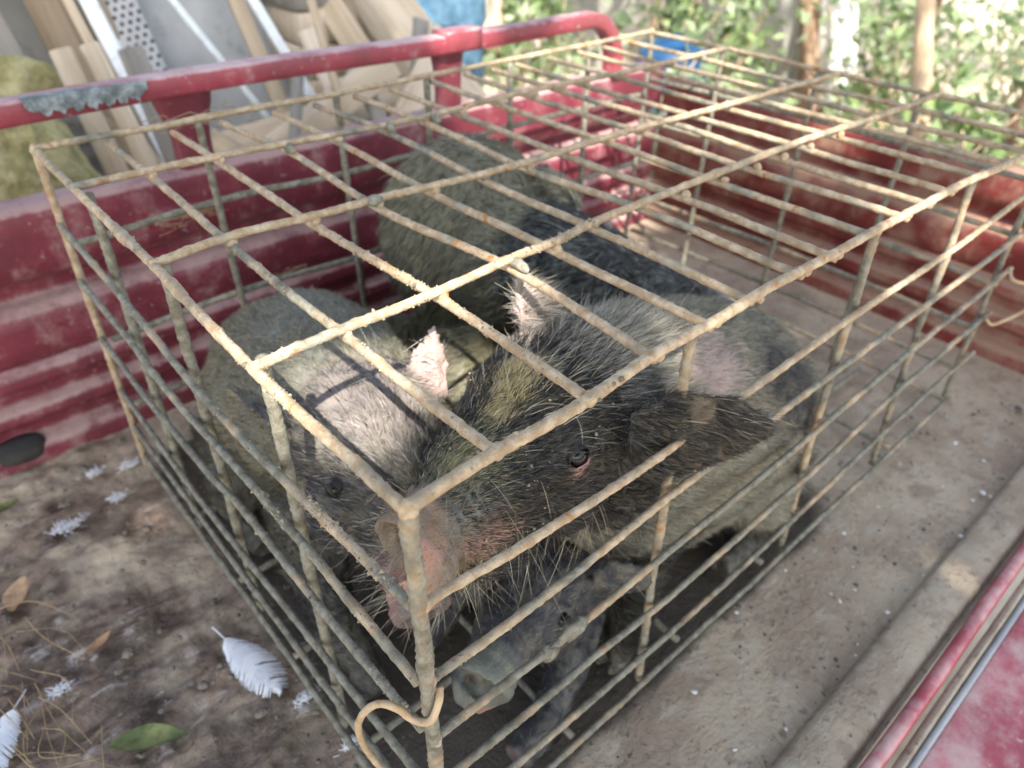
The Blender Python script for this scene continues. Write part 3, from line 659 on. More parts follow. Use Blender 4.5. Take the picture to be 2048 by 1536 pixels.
# --- pig with its snout at the near corner
st1 = [(.038, .070, .400, .024, .025, .024), (.0395, .070, .400, .039, .039, .037), (.050, .072, .402, .040, .040, .038), (.063, .075, .405, .0355, .035, .036), (.082, .078, .409, .041, .036, .045), (.115, .086, .412, .050, .041, .058), (.155, .097, .414, .060, .047, .078), (.200, .110, .414, .072, .056, .098),
       (.245, .120, .412, .088, .064, .122), (.30, .130, .402, .100, .069, .142), (.36, .140, .375, .112, .085, .185), (.43, .150, .325, .130, .115, .22), (.52, .156, .275, .144, .134, .235), (.61, .160, .240, .148, .130, .205), (.68, .165, .212, .134, .118, .17), (.735, .168, .19, .10, .09, .13), (.768, .170, .18, .045, .045, .055)]
E1 = (.205, .0445, .432); E1b = (.192, .168, .432)
legs1 = [leg([(.40, .09, .22, .055), (.36, .065, .13, .036), (.345, .05, .085, .027), (.335, .048, .045, .023), (.325, .046, .014, .022)]), leg([(.42, .20, .22, .055), (.37, .22, .13, .036), (.355, .22, .085, .027), (.34, .215, .045, .023), (.325, .21, .014, .022)]),
         leg([(.66, .09, .16, .085), (.62, .055, .10, .06), (.66, .04, .055, .032), (.60, .04, .03, .024), (.54, .04, .022, .02)]), leg([(.66, .24, .16, .085), (.62, .28, .10, .06), (.66, .29, .055, .032), (.60, .29, .03, .024), (.54, .29, .022, .02)])]
def col1(V, N):
    n1 = fbm(V, 16, 2); n2 = fbm(V, 45, 3); n3 = fbm(V, 7, 5)
    c = np.tile(PALE, (len(V), 1)); c = mixc(c, OLIVE, sm(n1, .4, .62)); c = mixc(c, (.13, .12, .085), sm(n2, .55, .7)*.6)
    c = mixc(c, DARK*1.3, np.clip(2.2*gauss(V, (.585, .046, .338), .050)+1.8*gauss(V, (.635, .03, .29), .045)-.25+.6*(n2-.5), 0, 1))
    c = mixc(c, (.50, .36, .32), np.clip(2.0*gauss(V, (.445, .075, .415), .045)-.2, 0, 1)*.9)
    head = sm(-V[:, 0]+.06*(n1-.5)+.35*np.maximum(0, V[:, 2]-.36), -.315, -.275); neckl = sm(-V[:, 0], -.36, -.33)*sm(V[:, 2], .36, .42)
    head = np.maximum(head, neckl*.85)*sm(V[:, 2]-.15*(V[:, 0]-.05)+.03*(n1-.5), .235, .28)
    dk = mixc(np.tile(DARK, (len(V), 1)), (.10, .088, .06), sm(n1, .48, .7)*.6)
    c = mixc(c, dk, head)
    earm = sm(-V[:, 1], -.020, .012)*sm(V[:, 0], .24, .28)*sm(-V[:, 0], -.47, -.43)*sm(V[:, 2], .32, .35); c = mixc(c, (.085, .062, .042), earm*.95)
    c = mixc(c, (.22, .16, .10), earm*sm(V[:, 0], .37, .42)*.6)
    c = mixc(c, (.55, .40, .36), np.clip(1.6*gauss(V, (.285, .205, .50), .03), 0, 1))
    sn = sm(-V[:, 0]+.02*(n2-.5), -.082, -.060); c = mixc(c, mixc(mixc(np.tile(np.array((.40, .22, .17)), (len(V), 1)), (.30, .17, .08), sm(n2, .45, .6)*.8), (.15, .135, .11), sm(n1, .44, .58)*.9), sn)
    c = mixc(c, (.30, .16, .145), np.clip(1.5*gauss(V, (.095, .040, .405), .020)+1.2*gauss(V, (.11, .036, .385), .018), 0, 1)*.65)
    c = mixc(c, (.30, .15, .14), np.clip(1.3*gauss(V, (.14, .05, .40), .022), 0, 1)*.45)
    c = mixc(c, (.55, .32, .29), np.clip(1.5*gauss(V, np.array(E1)-(.0, .008, .018), .011), 0, 1)*.9)
    c = mixc(c, MUDG*.9, np.clip(1.3*gauss(V, (.09, .05, .432), .016), 0, 1)*sm(n2, .35, .6))
    c = mixc(c, (.30, .26, .13), np.clip(gauss(V, (.225, .120, .475), .030)+.8*gauss(V, (.105, .085, .45), .026), 0, 1)*.7)
    c = mixc(c, (.035, .033, .03), np.clip(sm(-V[:, 2], -.22, -.16)*sm(-V[:, 0], -.47, -.38)+sm(-V[:, 2]+.04*(n1-.5), -.11, -.06), 0, 1)*.85)  # legs and low belly coloured dark, shade painted in under the body
    return c
p1, V1, F1, N1 = pig('pig', 'black-headed muddy pig pressing its snout against the near cage corner', st1,
    [ear((.252, .034, .430), (.386, -.040, .426), (.14, .02, -1), .116, .24, .0066, curl=-.05), ear((.315, .180, .435), (.283, .215, .512), (.8, .1, .25), .062, .3, .0062)],
    legs1, [blob((.22, .062, .375), (.055, .030, .050)), blob((.30, .075, .34), (.065, .05, .075)), blob((.225, .11, .464), (.045, .042, .018)), blob((.13, .072, .36), (.05, .035, .03))], .0042, 5, col1, [E1, E1b], (.0385, .070, .400), (-1, -.12, -.06), True)
for (x, y) in ((.325, .046), (.325, .21)):
    for s in (-1, 1):
        v, f = remesh([loft([(x-.028, y+s*.010, .008, .002, .003, .006), (x-.018, y+s*.0105, .011, .008, .008, .009), (x-.002, y+s*.010, .017, .010, .013, .014), (x+.008, y+s*.009, .02, .008, .012, .014)], 12, 12)], .003, 2); mkobj('hoof', v, f, M['hoof'], p1)
back = np.array([1, .12, -.12])
def flow1(P):
    f = np.tile(back, (len(P), 1)); side = np.sign(P[:, 1]-.12-.1*P[:, 0]); f[:, 1] += side*.25; f[:, 2] -= .35*sm(P[:, 0], .25, .4); 
    e = (P[:, 1] < .015) & (P[:, 0] > .26) & (P[:, 0] < .45) & (P[:, 2] > .33); f[e] = (.8, -.55, -.2); return f
NEARSIDE = np.array([-.165, -.27, .87])
vis = lambda c, n: .18+.82*sm((n*nrm(NEARSIDE-c)).sum(1), -.4, .05)          # denser coat on the sides turned towards the camera
def w1(c, n): return vis(c, n)*sm(c[:, 0], .065, .09)*(1+1.5*sm(-c[:, 0], -.40, -.32))*(1-np.clip(1.5*gauss(c, E1, .015), 0, .99))*(1-.7*gauss(c, np.array(E1)-(0, 0, .017), .010))*(1+1.2*sm(-c[:, 0], -.42, -.3))*sm(c[:, 2], .02, .08)
def l1(P, n): return .0085 - .0035*((P[:, 1] < .005) & (P[:, 0] > .27) & (P[:, 0] < .44)) + .004*sm(P[:, 0], .2, .35) - .003*sm(-P[:, 0], -.14, -.09) + .006*sm(P[:, 2], .42, .47)*sm(P[:, 0], .26, .32)
def c1(P, g):
    n = len(P); nz = fbm(P, 26, 3)
    body = pick(g, n, [(.28, .26, .185), (.19, .175, .125), (.095, .088, .068), (.035, .032, .028), (.39, .37, .29)], [.28, .28, .20, .14, .10])
    head = pick(g, n, [(.011, .010, .010), (.026, .024, .022), (.062, .055, .043), (.18, .16, .118), (.125, .107, .065)], [.46, .27, .16, .05, .06])
    h = (P[:, 0] + .06*(nz-.5) - .35*np.maximum(0, P[:, 2]-.36) < .30) & (P[:, 2]-.15*(P[:, 0]-.05) > .255)
    e = (P[:, 1] < .012) & (P[:, 0] > .25) & (P[:, 0] < .46) & (P[:, 2] > .33)
    c = np.where((h | e)[:, None], head, body)
    sp = g.random(n) < np.clip(1.9*gauss(P, (.585, .046, .338), .050)+1.6*gauss(P, (.635, .03, .29), .045), 0, .94); c[sp] = (.03, .028, .027)
    st = g.random(n) < np.clip(2.2*gauss(P, (.212, .128, .472), .020)+2.0*gauss(P, (.19, .118, .466), .016)+1.4*gauss(P, (.165, .108, .458), .013), 0, .93); c[st] = pick(g, st.sum(), [(.50, .40, .19), (.40, .31, .14), (.60, .50, .28)], [1, 1, 1])
    m = g.random(n) < np.clip(.75*gauss(P, (.115, .09, .45), .032), 0, .7); c[m] = pick(g, m.sum(), [(.26, .24, .12), (.34, .31, .18)], [1, 1])
    lw = ((P[:, 2] < .20) & (P[:, 0] < .45)) | (P[:, 2] < .085+.04*(nz-.5)); c[lw] *= .16  # low hairs darkened to match the shade painted under the body
    pk = g.random(n) < np.clip(1.4*gauss(P, (.285, .21, .49), .035), 0, .85); c[pk] = (.58, .47, .42)
    pb = g.random(n) < np.clip(1.6*gauss(P, (.445, .075, .415), .045), 0, .8); c[pb] = (.50, .40, .35)
    pn = g.random(n) < np.clip(1.0*gauss(P, (.09, .04, .40), .025), 0, .5); c[pn] = (.34, .21, .15)
    gr = g.random(n) < .55*((P[:, 0] > .27) & (P[:, 0] < .42) & (P[:, 2] > .40) & (P[:, 1] > .05)); c[gr] = pick(g, gr.sum(), [(.30, .27, .22), (.20, .18, .15), (.40, .36, .30)], [1, 1, .7])
    return c
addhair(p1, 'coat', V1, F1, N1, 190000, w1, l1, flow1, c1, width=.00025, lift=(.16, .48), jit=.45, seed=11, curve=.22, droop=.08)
def wcrest(c, n): return vis(c, n)*(np.exp(-((c[:, 1]-.135)/.05)**2)*sm(c[:, 2], .41, .45)*sm(c[:, 0], .27, .31)*sm(-c[:, 0], -.50, -.42) + .8*gauss(c, (.29, .205, .49), .03) + .10*(c[:, 1] < 0)*sm(c[:, 2], .42, .45)*(c[:, 0] > .27) + .25*gauss(c, (.23, .11, .47), .05))
addhair(p1, 'crest', V1, F1, N1, 2200, wcrest, lambda P, n: .024+.012*sm(P[:, 0], .33, .40), flow1, lambda P, g: pick(g, len(P), [(.46, .42, .32), (.28, .26, .2), (.05, .045, .04), (.55, .5, .4)], [.4, .25, .2, .15]), width=.00026, lift=(.45, 1.1), jit=.3, droop=.2, seed=12, seg=5)
def wchin(c, n): return (c[:, 0] > .075)*(c[:, 0] < .24)*sm(-c[:, 2], -.40, -.355)*(c[:, 1] < .09)*(c[:, 2] > .28) + .30*vis(c, n)*gauss(c, (.10, .05, .41), .05)+.10*gauss(c, np.array(E1)+(.02, 0, 0.012), .025)
addhair(p1, 'whiskers', V1, F1, N1, 170, wchin, lambda P, n: np.full(len(P), .036), lambda P: np.tile(np.array([-.15, -.35, -1.]), (len(P), 1)), lambda P, g: pick(g, len(P), [(.5, .44, .32), (.40, .34, .22), (.2, .17, .13)], [.5, .3, .2]), width=.00022, lift=(.3, .9), jit=.35, droop=.25, seed=13, seg=5)
def wsn(c, n): return vis(c, n)*gauss(c, (.06, .068, .40), .035)
addhair(p1, 'snout_bristle', V1, F1, N1, 1500, wsn, lambda P, n: np.full(len(P), .0075), lambda P: (P-np.array((.08, .072, .40)))*12, lambda P, g: pick(g, len(P), [(.42, .28, .14), (.30, .24, .13), (.16, .13, .08)], [1, 1, 1]), width=.0002, lift=(.7, 1.3), jit=.3, seed=14)
# crumbs of earth caught in the hair of the face
g = np.random.default_rng(5); k = g.choice(len(V1), 4000); ok = vis(V1[k], N1[k])*(V1[k][:, 0] < .36)*(V1[k][:, 0] > .06)*(V1[k][:, 2] > .33)*sm(fbm(V1[k], 30, 9), .5, .62) > g.random(4000); k = k[ok][:620]
parts = [(I0[0]*s*g.uniform(.6, 1.3, (12, 1))+V1[a]+N1[a]*g.uniform(.001, .007), I0[1]) for a, s in zip(k, g.gamma(2, .0003, len(k))+.0003)]
V, F = join(parts); tag(mkobj('earth_crumbs', V, F, M['dried_mud'], p1, smooth=False), kind='stuff')

# --- pig lying under the left end with sunlit pink ears
st2 = [(.080, .116, .238, .020, .021, .020), (.0805, .118, .239, .0305, .031, .029), (.083, .128, .245, .032, .032, .030), (.088, .143, .254, .029, .029, .029), (.094, .158, .264, .033, .032, .034), (.104, .185, .283, .043, .037, .046), (.115, .212, .302, .054, .045, .060), (.126, .242, .320, .066, .053, .075), (.134, .278, .334, .078, .060, .086), (.142, .32, .336, .089, .062, .096),
       (.155, .38, .318, .099, .075, .12), (.175, .455, .272, .124, .104, .16), (.195, .545, .225, .140, .135, .19), (.21, .63, .20, .134, .128, .17), (.22, .70, .18, .108, .10, .14), (.225, .745, .17, .045, .045, .05)]
E2 = (.056, .240, .336); E2b = (.193, .232, .336)
legs2 = [leg([(.10, .42, .16, .055), (.07, .34, .10, .036), (.06, .28, .07, .027), (.06, .24, .035, .023), (.06, .20, .015, .022)]), leg([(.25, .42, .16, .055), (.25, .34, .10, .036), (.25, .28, .07, .027), (.25, .24, .035, .023), (.25, .20, .015, .022)]),
         leg([(.12, .64, .14, .08), (.08, .60, .08, .055), (.06, .62, .045, .03), (.06, .56, .025, .022), (.06, .50, .02, .02)]), leg([(.30, .64, .14, .08), (.33, .60, .08, .055), (.345, .62, .045, .03), (.345, .56, .025, .022), (.345, .50, .02, .02)])]
def col2(V, N):
    n1 = fbm(V, 16, 22); n2 = fbm(V, 45, 23)
    c = np.tile(OLIVE, (len(V), 1)); c = mixc(c, MUDG, sm(n1, .45, .62)); c = mixc(c, PALE*.9, sm(n2, .55, .7)*.4)
    hd = sm(-V[:, 1]+.05*(n1-.5), -.36, -.31); c = mixc(c, mixc(np.tile(DARK*1.25, (len(V), 1)), (.11, .10, .08), sm(n2, .45, .65)), hd)
    pk = np.clip(1.7*gauss(V, (.135, .275, .395), .050)+1.2*gauss(V, (.15, .33, .40), .045)-.12+.5*(n2-.5), 0, 1); c = mixc(c, (.20, .165, .15), pk*.85)
    el = sm(V[:, 0]+.5*(V[:, 2]-.40), .185, .20)*sm(V[:, 2], .375, .39)*(V[:, 1] < .36); c = mixc(c, (.44, .31, .28), el*.95)
    er = sm(-V[:, 0], -.075, -.055)*sm(V[:, 2], .355, .37)*(V[:, 1] > .27); c = mixc(c, (.10, .09, .08), er*.9)
    sn = sm(-V[:, 1], -.16, -.14)*sm(V[:, 2], .2, .205); c = mixc(c, (.30, .17, .14), sn); c = mixc(c, MUDG*.7, sn*sm(n2, .45, .6))
    c = mixc(c, (.45, .22, .20), np.clip(1.6*gauss(V, (.06, .16, .25), .028), 0, 1)*.85); c = mixc(c, (.035, .033, .03), sm(-V[:, 2]+.06*(n1-.5), -.27, -.19)*.9)  # wet mud low down, darkened further to put shade into the colour
    return c
p2, V2, F2, N2 = pig('pig', 'muddy pig with sunlit pink ears, lying behind the first pig along the cage end', st2,
    [ear((.192, .262, .352), (.212, .262, .462), (.737, -.676, .1), .056, .30, .0058), ear((.062, .318, .352), (.030, .378, .412), (.3, .55, -.35), .075, .3, .0058, curl=.1)], legs2,
    [blob((.075, .25, .29), (.035, .05, .05)), blob((.175, .25, .29), (.035, .05, .05))], .0045, 5, col2, [E2, E2b], (.0802, .117, .2385), (-.2, -1, -.55))
def flow2(P):
    f = np.tile(np.array([.12, 1, -.05]), (len(P), 1)); f[:, 0] += (P[:, 0]-.14)*4; f[:, 2] -= .3*sm(P[:, 1], .35, .5); return f
def c2(P, g):
    n = len(P); body = pick(g, n, [(.28, .25, .15), (.19, .17, .105), (.08, .072, .055), (.38, .35, .24)], [.36, .28, .24, .12]); head = pick(g, n, [(.025, .023, .022), (.07, .062, .055), (.22, .20, .175), (.36, .33, .30)], [.56, .24, .12, .08])
    c = np.where((P[:, 1]+.05*(fbm(P, 26, 4)-.5) < .34)[:, None], head, body)
    pk = g.random(n) < np.clip(1.3*gauss(P, (.138, .29, .395), .06), 0, .45); c[pk] = (.21, .185, .168); lw = (P[:, 2]+.05*(fbm(P, 20, 8)-.5) < .22); c[lw] *= .35  # low hairs darkened as well, deepening the painted shade
    return c
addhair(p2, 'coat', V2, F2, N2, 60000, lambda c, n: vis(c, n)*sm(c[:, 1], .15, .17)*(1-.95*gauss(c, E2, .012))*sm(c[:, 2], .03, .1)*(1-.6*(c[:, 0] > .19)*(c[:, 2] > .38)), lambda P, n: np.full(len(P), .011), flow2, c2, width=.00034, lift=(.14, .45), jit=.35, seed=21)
addhair(p2, 'whiskers', V2, F2, N2, 260, lambda c, n: vis(c, n)*(gauss(c, (.10, .14, .28), .06)+.6*gauss(c, (.21, .30, .42), .05)), lambda P, n: np.full(len(P), .030), lambda P: np.tile(np.array([-.3, .1, -.3]), (len(P), 1)), lambda P, g: pick(g, len(P), [(.5, .45, .36), (.2, .17, .13)], [.7, .3]), width=.00026, lift=(.5, 1.1), jit=.4, seed=22, seg=5)

# --- pig at the back, head turned to the right
st3 = [(.822, .255, .243, .022, .023, .022), (.821, .256, .243, .033, .034, .032), (.812, .266, .247, .0345, .035, .033), (.797, .283, .254, .031, .031, .031), (.780, .302, .261, .034, .033, .036), (.742, .338, .277, .044, .039, .048), (.700, .380, .296, .056, .048, .062), (.662, .425, .314, .071, .058, .078), (.632, .470, .326, .086, .066, .092), (.612, .518, .324, .102, .076, .105),
       (.605, .575, .304, .130, .112, .13), (.607, .632, .290, .162, .172, .17), (.606, .685, .272, .168, .190, .20), (.598, .722, .232, .145, .145, .18), (.595, .758, .205, .09, .09, .12), (.594, .775, .20, .035, .035, .05)]
E3 = (.618, .388, .318); E3b = (.712, .455, .318)
legs3 = [leg([(.50, .58, .18, .06), (.46, .52, .10, .038), (.45, .49, .07, .028), (.445, .48, .04, .024), (.44, .46, .015, .022)]), leg([(.70, .60, .18, .06), (.74, .55, .10, .038), (.75, .52, .07, .028), (.755, .50, .04, .024), (.76, .48, .015, .022)]),
         leg([(.50, .72, .14, .07), (.47, .70, .08, .05), (.46, .71, .045, .03), (.455, .66, .025, .022), (.45, .62, .02, .02)]), leg([(.71, .72, .14, .07), (.75, .70, .08, .05), (.76, .71, .045, .03), (.77, .66, .025, .022), (.78, .62, .02, .02)])]
def col3(V, N):
    n1 = fbm(V, 14, 32); n2 = fbm(V, 40, 33)
    c = np.tile(np.array((.19, .17, .09)), (len(V), 1)); c = mixc(c, (.19, .19, .145), sm(V[:, 2]+.1*(n1-.5), .36, .44)*.8); c = mixc(c, (.14, .13, .09), sm(n2, .5, .68)*.5)
    hd = sm(-(V[:, 1]-.25*(V[:, 0]-.6))+.05*(n1-.5), -.535, -.495); c = mixc(c, mixc(np.tile(np.array((.042, .044, .043)), (len(V), 1)), (.16, .175, .165), sm(n2, .5, .66)*.8), hd)
    sn = sm(V[:, 0], .785, .805); c = mixc(c, (.30, .22, .21), sn); return c
p3, V3, F3, N3 = pig('pig', 'olive-grey muddy pig with a dark head turned towards the headboard, at the back', st3,
    [ear((.545, .455, .368), (.455, .500, .392), (-.3, -.55, -.5), .085, .3, .0065), ear((.688, .530, .372), (.735, .640, .408), (.6, -.3, -.5), .085, .3, .0065)], legs3,
    [blob((.61, .415, .28), (.045, .045, .05)), blob((.70, .47, .28), (.045, .045, .05))], .0055, 5, col3, [E3, E3b], (.8215, .2555, .243), (.66, -.72, -.3))
def flow3(P): f = np.tile(np.array([-.55, .75, -.25]), (len(P), 1)); f[P[:, 1] > .55] = (-.25, .35, -.9); return f
def c3(P, g):
    n = len(P); body = pick(g, n, [(.27, .255, .17), (.19, .18, .125), (.065, .062, .05), (.36, .35, .26)], [.34, .28, .26, .12]); head = pick(g, n, [(.025, .026, .026), (.07, .075, .07), (.26, .28, .26)], [.62, .24, .14])
    return np.where(((P[:, 1]-.25*(P[:, 0]-.6)) < .515+.05*(fbm(P, 20, 4)-.5))[:, None], head, body)
addhair(p3, 'coat', V3, F3, N3, 34000, lambda c, n: vis(c, n)*sm(-c[:, 0], -.79, -.76)*(1-.95*gauss(c, E3, .013))*sm(c[:, 2], .03, .1), lambda P, n: np.full(len(P), .022), flow3, c3, width=.00065, lift=(.1, .4), jit=.6, seed=31)

# --- black pig lying lowest, under the first pig's chin
st4 = [(.090, .045, .190, .020, .021, .020), (.091, .0455, .190, .032, .033, .030), (.101, .049, .193, .0345, .034, .032), (.118, .055, .195, .031, .031, .031), (.15, .068, .193, .040, .036, .045), (.20, .088, .184, .056, .048, .062), (.25, .110, .170, .072, .058, .078), (.30, .14, .152, .088, .068, .092), (.35, .185, .138, .102, .082, .105), (.40, .25, .130, .112, .09, .11), (.435, .33, .125, .115, .09, .11), (.45, .41, .12, .10, .08, .10), (.455, .46, .11, .06, .05, .07), (.456, .48, .11, .03, .03, .03)]
def col4(V, N):
    n1 = fbm(V, 18, 42); n2 = fbm(V, 50, 43); c = np.tile(np.array((.032, .031, .034)), (len(V), 1)); c = mixc(c, (.09, .09, .085), sm(n2, .5, .68)*.7)
    sn = sm(-V[:, 0], -.135, -.115)*(V[:, 1] < .11); c = mixc(c, (.13, .14, .115), sn*sm(n1+.0*n2, .38, .56)); c = mixc(c, (.40, .20, .18), sn*sm(-V[:, 2]+.012*(n2-.5), -.178, -.168)); return c
p4, V4, F4, N4 = pig('pig', 'black pig lying lowest in the cage, its grey muddy snout under the first pig', st4, [ear((.262, .052, .205), (.318, .005, .222), (.2, -.2, -.9), .06, .3, .006), ear((.255, .175, .215), (.30, .235, .225), (.3, .2, -.9), .06, .3, .006)],
    [leg([(.33, .12, .09, .04), (.27, .075, .05, .03), (.22, .05, .032, .024), (.17, .035, .024, .022), (.13, .03, .02, .02)]), leg([(.33, .24, .09, .04), (.27, .26, .05, .03), (.22, .25, .032, .024), (.18, .235, .024, .022), (.14, .225, .02, .02)])], [blob((.21, .06, .16), (.045, .03, .04))], .0045, 4, col4, [(.205, .034, .204), (.185, .128, .206)], (.0905, .045, .190), (-1, -.38, .05))
addhair(p4, 'coat', V4, F4, N4, 9000, lambda c, n: vis(c, n)*sm(c[:, 0], .13, .16), lambda P, n: np.full(len(P), .011), lambda P: np.tile(np.array([.8, .4, -.3]), (len(P), 1)), lambda P, g: pick(g, len(P), [(.025, .025, .027), (.06, .06, .06), (.2, .19, .17)], [.65, .25, .1]), width=.0003, lift=(.1, .45), jit=.35, seed=41)

# ------------------------------------------------------------------ things on the bed
def flat_leaf(name, c, a, L, W, mat, label, cat='leaf', group=None, bend=.3, fold=.25, z=.008, n=14, m=7, notch=0, seed=0):
    g = np.random.default_rng(seed); s = np.linspace(0, 1, n); u = np.linspace(-1, 1, m); V = []
    for q in s:
        w_ = W*.5*(np.sin(pi*np.clip(q, .02, .98))**.75)*(1-.25*q)
        for v in u:
            ww = w_*(1-notch*g.random()*(abs(v) > .9)); V.append((L*(q-.5), ww*v+.06*L*sin(q*3), z+abs(v)*fold*w_+bend*L*.25*(2*q-1)**2+g.normal(0, .0006)))
    V = np.array(V); R = rotm('Z', a); V = V@R.T; k = len(V); V = np.vstack([V+np.array([c[0], c[1], .002]), V+np.array([c[0], c[1], .0008])]); f = grid_faces(n, m, False)
    o = mkobj(name, V, [np.vstack([f, f[:, ::-1]+k])], mat); return tag(o, label, cat, group)
def feather(c, tip, W, label, seed):
    g = np.random.default_rng(seed); q0 = np.array([*c, .010]); q1 = np.array([*tip, .012]); ax = q1-q0; L = np.linalg.norm(ax); ax /= L; sd = nrm(np.cross(ax, [0, 0, 1.]))
    root = empty('feather', (c[0], c[1], .006), label, 'feather', 'white feathers on the bed')
    sh = np.array([q0+ax*L*t+np.array([0, 0, .006*sin(t*pi)])+sd*.004*sin(t*2) for t in np.linspace(-.28, .97, 24)]); V, F = tube(sh, np.linspace(.0011, .0004, 24), 6); mkobj('shaft', V, F, M['feather_white'], root)
    V = []; Fq = []; n = 70
    for side in (-1, 1):
        skip = 0
        for k in range(n):
            t = k/n; w_ = W*.5*(math.sin(pi*(t*.93+.07))**.6); w_ *= g.uniform(.88, 1.06)
            if k in (38, 39, 55, 56) and side < 0: w_ *= .35
            if g.random() < .08 or (k > 58 and g.random() < .4): w_ *= .55
            p = q0+ax*L*t+np.array([0, 0, .006*sin(t*pi)+.001])+sd*.004*sin(t*2); d = nrm(sd*side+ax*.75); e = p+d*w_*1.25+np.array([0, 0, -.004+g.normal(0, .0008)]); hw = ax*L/n*.62
            b_ = len(V); V += [p-hw, p+hw, (p+e)/2+hw*1.05+[0, 0, .0022], (p+e)/2-hw*1.05+[0, 0, .0022], e+hw*.5, e-hw*.5]; Fq += [(b_, b_+1, b_+2, b_+3), (b_+3, b_+2, b_+4, b_+5)]
    mkobj('vane', np.array(V), np.array(Fq), M['feather_white'], root); return root
feather((-.050, .402), (-.026, .284), .050, 'large white feather lying beside the cage end', 3)
feather((-.285, .475), (-.345, .385), .055, 'white feather at the lower left corner of the picture', 4)
g = np.random.default_rng(44)
for k, (x, y, s) in enumerate([(-.152, .752, .020), (-.07, .766, .013), (-.078, .849, .012), (-.028, .831, .014), (-.012, .262, .010), (.000, .175, .010), (-.235, .47, .012)]):
    P = []; 
    for q in range(110):
        d = nrm(g.normal(size=3)*[1, 1, .35]+[0, 0, .2]); P.append((np.array([x, y, .007])+d*s*np.array([[0], [.5], [1]])*g.uniform(.2, .8)+g.normal(0, 1, 3)*[s*.5, s*.28, .0012]))
    V, F = join([tube(p, np.array([.0007, .0006, .0002]), 4) for p in P]); o = mkobj('down_tuft', V, F, M['feather_white'])
    tag(o, ['curled white down tuft on the mud by the side panel', 'small white down tuft near the cage foot, middle of three', 'small white down tuft nearest the side panel', 'small white down tuft against the cage foot, rightmost of three', 'tiny white down tuft at the tip of the large feather', 'tiny white down tuft under the near cage corner', 'white down tuft among the straw at lower left'][k], 'feather', 'white down tufts on the bed')
flat_leaf('fallen_leaf', (-.176, .330), radians(-32), .085, .034, M['green_leaf'], 'green leaf lying on the muddy bed at lower left', seed=1, bend=.15)
flat_leaf('fallen_leaf', (-.178, .499), radians(20), .040, .016, M['dry_leaf'], 'small curled brown leaf in the middle of the mud', seed=2, bend=.8, fold=.5)
flat_leaf('fallen_leaf', (-.235, .655), radians(60), .060, .034, M['dry_leaf'], 'pale brown dry leaf at the left edge of the bed', seed=3, bend=.3)
flat_leaf('fallen_leaf', (-.205, .85), radians(10), .036, .020, M['green_leaf'], 'small yellow-green leaf near the black stopper', seed=4, bend=.5)
for k in range(26):
    c_ = np.array([-.262+g.normal(0, .03), .47+g.normal(0, .09)]); a = g.uniform(-1.9, -.7); L = g.uniform(.06, .17); d = np.array([cos(a), sin(a)]); b_ = g.normal(0, .012)
    P = catmull([(*(c_-d*L/2), .006+g.random()*.012), (*(c_+np.array([-d[1], d[0]])*b_), .010+g.random()*.02), (*(c_+d*L/2), .005+g.random()*.012)], 16)
    V, F = tube(P, np.linspace(.0007, .0004, 16)*g.uniform(.7, 1.5), 5); o = mkobj('straw', V, F, M['straw']); tag(o, 'thin dry straw or pine needle in the loose heap at lower left', 'straw', 'dry straws heaped at lower left')
def scatter(name, mat, n, area, sz, label, cat, seed, flat=.5, dens=None):
    g = np.random.default_rng(seed); parts = []
    while len(parts) < n:
        p = np.array([g.uniform(*area[0]), g.uniform(*area[1]), 0]); 
        if dens is not None and not dens(p, g): continue
        s = g.gamma(2, sz/2)+sz*.3; v = I1[0]*np.array([s*g.uniform(.7, 1.5), s*g.uniform(.7, 1.3), s*flat])*g.uniform(.75, 1.2, (len(I1[0]), 1)); v = v@rotm('Z', g.uniform(0, 6)).T
        parts.append((v+p+[0, 0, s*flat*.4], I1[1]))
    V, F = join(parts); return tag(mkobj(name, V, F, mat, smooth=False), label, cat, kind='stuff')
scatter('mud_grit', M['dark_grit'], 280, ((.2, 1.35), (-.21, .06)), .0012, 'dark droppings and mud grit scattered on the bed', 'grit', 3, dens=lambda p, g: vn(p[None], 14, 3)[0]**2 > g.random()*.55)
scatter('mud_clods', M['earth_bank'], 260, ((-.42, .06), (.12, .92)), .0022, 'small mud clods trodden over the open end of the bed', 'mud', 4, .45)
scatter('pale_chips', M['pale_chip'], 60, ((.25, 1.2), (-.21, .0)), .0012, 'pale chips and husks scattered on the bed floor', 'chips', 5, .3)
for (P0, n_) in (((.16, .03, ZT), 7), ((.14, .80, ZT), 5), ((.03, .76, .40), 4), ((.30, .80, .42), 6), ((.24, .801, ZT+.003), 6)):
    pass
# straw fibres tangled round the back bars
parts = []
for c_, n_ in (((.22, .80, ZT), 30), ((.16, .806, .412), 26), ((.30, .806, .27), 8)):
    for q in range(n_):
        p = np.array(c_)+g.normal(0, 1, 3)*[.022, .003, .003]; P = catmull(np.cumsum(np.vstack([p, g.normal(0, .005, (4, 3))*[2.2, .5, .6]+g.choice([-1, 1])*np.array([.006, 0, 0])]), 0), 12); parts.append(tube(P, .0005, 4))
V, F = join(parts); tag(mkobj('straw_fibres', V, F, M['straw'], cage), kind='stuff')

